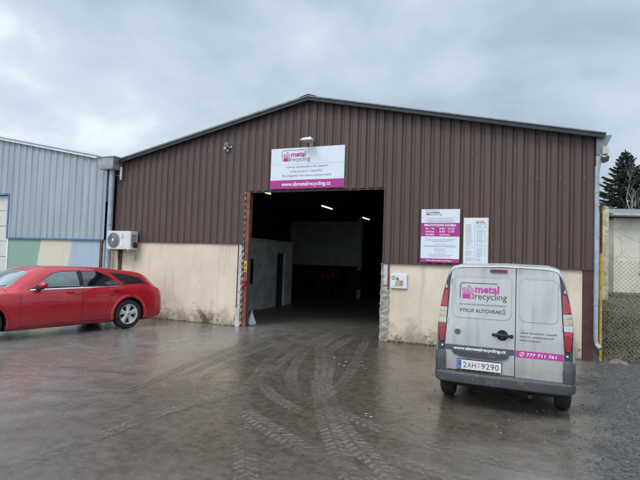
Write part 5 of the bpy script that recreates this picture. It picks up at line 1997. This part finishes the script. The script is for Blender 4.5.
for s, par in ((-1, ld), (1, rd)):
    for z in (.60, 1.08, 1.58):
        xx = float(np.interp(z, [.6, 1.08, 1.58], [.668, .655, .618]))
        c_ = Dv.pt(s * xx, z, .012)
        G().tube([(c_.x, c_.y, z - .028), (c_.x, c_.y, z + .028)], .009, 10).part('hinge', M['silver'], par, smooth=40)
# brake light, emblem, handle, plate
Dv.patch('high_brake_light', rrect(-.155, .045, 1.700, 1.742, .016, 3), .024, M['brakelight'], ld, step=.04, thick=.02)
c_ = Dv.pt(-.53, .95, .008)
em = G().lathe([(.042, 0), (.042, .006), (.035, .010)], c_, (0, -1, 0), 32).part('emblem', M['lampgrey'], ld, smooth=40)
G().lathe([(.030, .009), (.029, .0115), (0, .012)], c_, (0, -1, 0), 28, False).part('emblem_face', mat('emblem_slate', (.09, .11, .15), .35), em, smooth=40)
c_ = Dv.pt(.0, .94, .008)
hd = G().lathe([(.066, 0), (.064, .004), (.052, .003), (.03, .001), (0, 0)], c_, (0, -1, 0), 36, False).part('handle_backing', M['blacksoft'], ld, smooth=50)
g = G()
cx, cy, cz = c_
vs = []
g.tube([(cx - .115, cy - .018, cz + .004), (cx - .07, cy - .028, cz + .004), (cx + .03, cy - .03, cz), (cx + .08, cy - .022, cz - .002)], [.017, .020, .022, .018], 12)
g.part('door_handle', M['blacksoft'], ld, smooth=50)
G().lathe([(.022, 0), (.022, .012), (.018, .016)], (cx + .105, cy - .004, cz - .003), (0, -1, 0), 20).part('lock', M['blacksoft'], ld, smooth=40)
Dv.patch('plate_lamp_cover', [(-.60, .706), (-.57, .672), (-.50, .645), (-.42, .632), (-.10, .628), (0, .64), (.06, .665), (.085, .706)], .030, M['bumper'], ld, step=.05, thick=.026)
pz = .487
c0 = Dv.pt(-.26, .55, 0).y - .022
pb = G().box(-.528, .004, c0, c0 + .012, pz - .008, pz + .124).part('plate_holder', M['blacksoft'], ld, bevel=.004)
pp = G().box(-.52, -.004, c0 - .003, c0 - .0005, pz, pz + .114).part('number_plate', M['plate'], pb, bevel=.001)
F7, F8, F9, F10 = Flat(), Flat(), Flat(), Flat()
F7.rect(-.516, -.474, pz + .004, pz + .110)
for k in range(12):
    a = 6.2832 * k / 12
    x, z = -.495 + .013 * math.cos(a), pz + .082 + .013 * math.sin(a)
    F9.rect(x - .0017, x + .0017, z - .0017, z + .0017)
F9.text('CZ', -.508, -.482, pz + .018, .022, .01)
F8.text('2', -.452, -.407, pz + .022, .072, .0)
F8.text('A', -.400, -.353, pz + .022, .072, .0)
F8.text('H', -.345, -.300, pz + .022, .072, .0)
for k, ch in enumerate('9290'):
    x = -.235 + k * .053
    F8.text(ch, x, x + .043, pz + .022, .072, .0)
for z in (.078, .045):
    F10.poly([(-.267 + .011 * math.cos(6.2832 * k / 12), pz + z + .011 * math.sin(6.2832 * k / 12)) for k in range(12)])
F7.lay('plate_band', M['plateblue'], van, lambda x, z: (x, c0 - .0036, z)).parent = pb
for fl_, nm, mm, d in ((F8, 'plate_characters', M['letdark'], .0038), (F9, 'plate_stars', M['sticker'], .0044), (F10, 'plate_seals', mat('seal_pink', (.55, .28, .28), .5), .0038)):
    o = fl_.lay(nm, mm, pb, lambda x, z, d=d: (x, c0 - d, z))
# lower door moulding with rust above the bumper
g = G()
vs = []
r = random.Random(77)
x = -.64
while x < -.05:
    l = r.uniform(.015, .05)
    h = r.uniform(.006, .026) * (1.3 if -.55 < x < -.12 else .6)
    p = [Dv.pt(x, .463, .0095), Dv.pt(x + l, .463, .0095), Dv.pt(x + l * .8, .463 + h, .0095), Dv.pt(x + l * .2, .463 + h * .8, .0095)]
    g.add(p, [(0, 1, 2, 3)])
    x += l * r.uniform(.8, 1.3)
g.part('rust_edge', M['rust'], ld, fix=False)
# sides, cab and front
for s in (-1, 1):
    Dz = Drape(vb, (0, 0, 0), (0, 1, 0), (0, 0, 1), (-s, 0, 0))
    sl_ = Dz.patch('cab_window', [(2.05, 1.08), (3.02, 1.08), (2.98, 1.22), (2.72, 1.56), (2.10, 1.60)], .004, M['glass_tint'], van, step=.07, thick=.006)
    g = G()
    for path in ([(1.98, .30), (1.97, 1.0), (2.02, 1.66)], [(3.02, .50), (3.05, 1.05), (2.8, 1.50)], [(1.0, .40), (1.0, 1.62)], [(1.0, 1.62), (1.98, 1.64)]):
        Dz.line(g, path, .008, .001)
    g.part('door_gaps', M['seam'], van, fix=False)
    Dz.patch('side_moulding', [(1.02, .50), (2.80, .50), (2.80, .58), (1.02, .58)], .014, M['bumper'], van, step=.08, thick=.016)
    Dz.patch('door_handle', rrect(2.08, 2.25, .93, .97, .018, 3), .022, M['blacksoft'], van, step=.04, thick=.02)
    g = G()
    g.box(min(s * .74, s * .80), max(s * .74, s * .80), 2.86, 2.92, 1.06, 1.12)
    g.box(min(s * .795, s * .93), max(s * .795, s * .93), 2.84, 2.93, 1.04, 1.25)
    g.part('wing_mirror', M['blacksoft'], van, bevel=.02, smooth=40)
Dq = Drape(vb, (0, 3.05, 1.5), (1, 0, 0), Vector((0, -.66, .75)).normalized(), Vector((0, -.75, -.66)))
Dq.patch('windscreen', [(-.66, -.28), (0, -.32), (.66, -.28), (.60, .26), (0, .29), (-.60, .26)], .004, M['glass_tint'], van, step=.09, thick=.006)
Dn = Drape(vb, (0, 4.1, 0), (1, 0, 0), (0, 0, 1), (0, -1, 0))
Dn.patch('front_bumper', rrect(-.56, .56, .38, .58, .05), .02, M['bumper'], van, step=.08, thick=.03)
for s in (-1, 1):
    Dn.patch('headlight', rrect(s * .42 - .12, s * .42 + .12, .66, .80, .03), .006, M['clearlens'], van, step=.06, thick=.01)

# ------------------------------------------------------------------ what a step to the side would show
shift(G().box(-20.6, -15.72, 0.0, 0.31, -.05, 3.59)).part('foot_wall', M['intwall'], nb)
g = G()
r = random.Random(55)
x = -150
while x < 190:
    y, h, rad = r.uniform(78, 96), r.uniform(4.5, 7.5), r.uniform(2.2, 4)
    for k in range(70):
        a, b = r.uniform(0, 6.28), r.uniform(-1, 1)
        q = r.random() ** .4
        c = Vector((x + rad * q * math.cos(a) * math.sqrt(1 - b * b), y + rad * q * math.sin(a) * math.sqrt(1 - b * b), .6 + h * .5 + h * .5 * q * b))
        s_ = r.uniform(.3, .9)
        u = Vector((r.uniform(-1, 1), r.uniform(-1, 1), r.uniform(-1, 1))).normalized() * s_
        v = u.orthogonal().normalized() * s_ * .7
        g.add([c - u, c + v, c + u, c - v * .8], [(0, 1, 2, 3)])
    g.tube([(x, y, 0), (x, y, h * .6)], [.2, .1], 5)
    x += r.uniform(1.8, 4.5)
structure(g.part('woodland', m_leafy('winter_woodland', (0.045, 0.042, 0.034), (0.10, 0.095, 0.07)), fix=False), 'low belt of winter trees far behind the buildings', 'stuff', 'woodland')
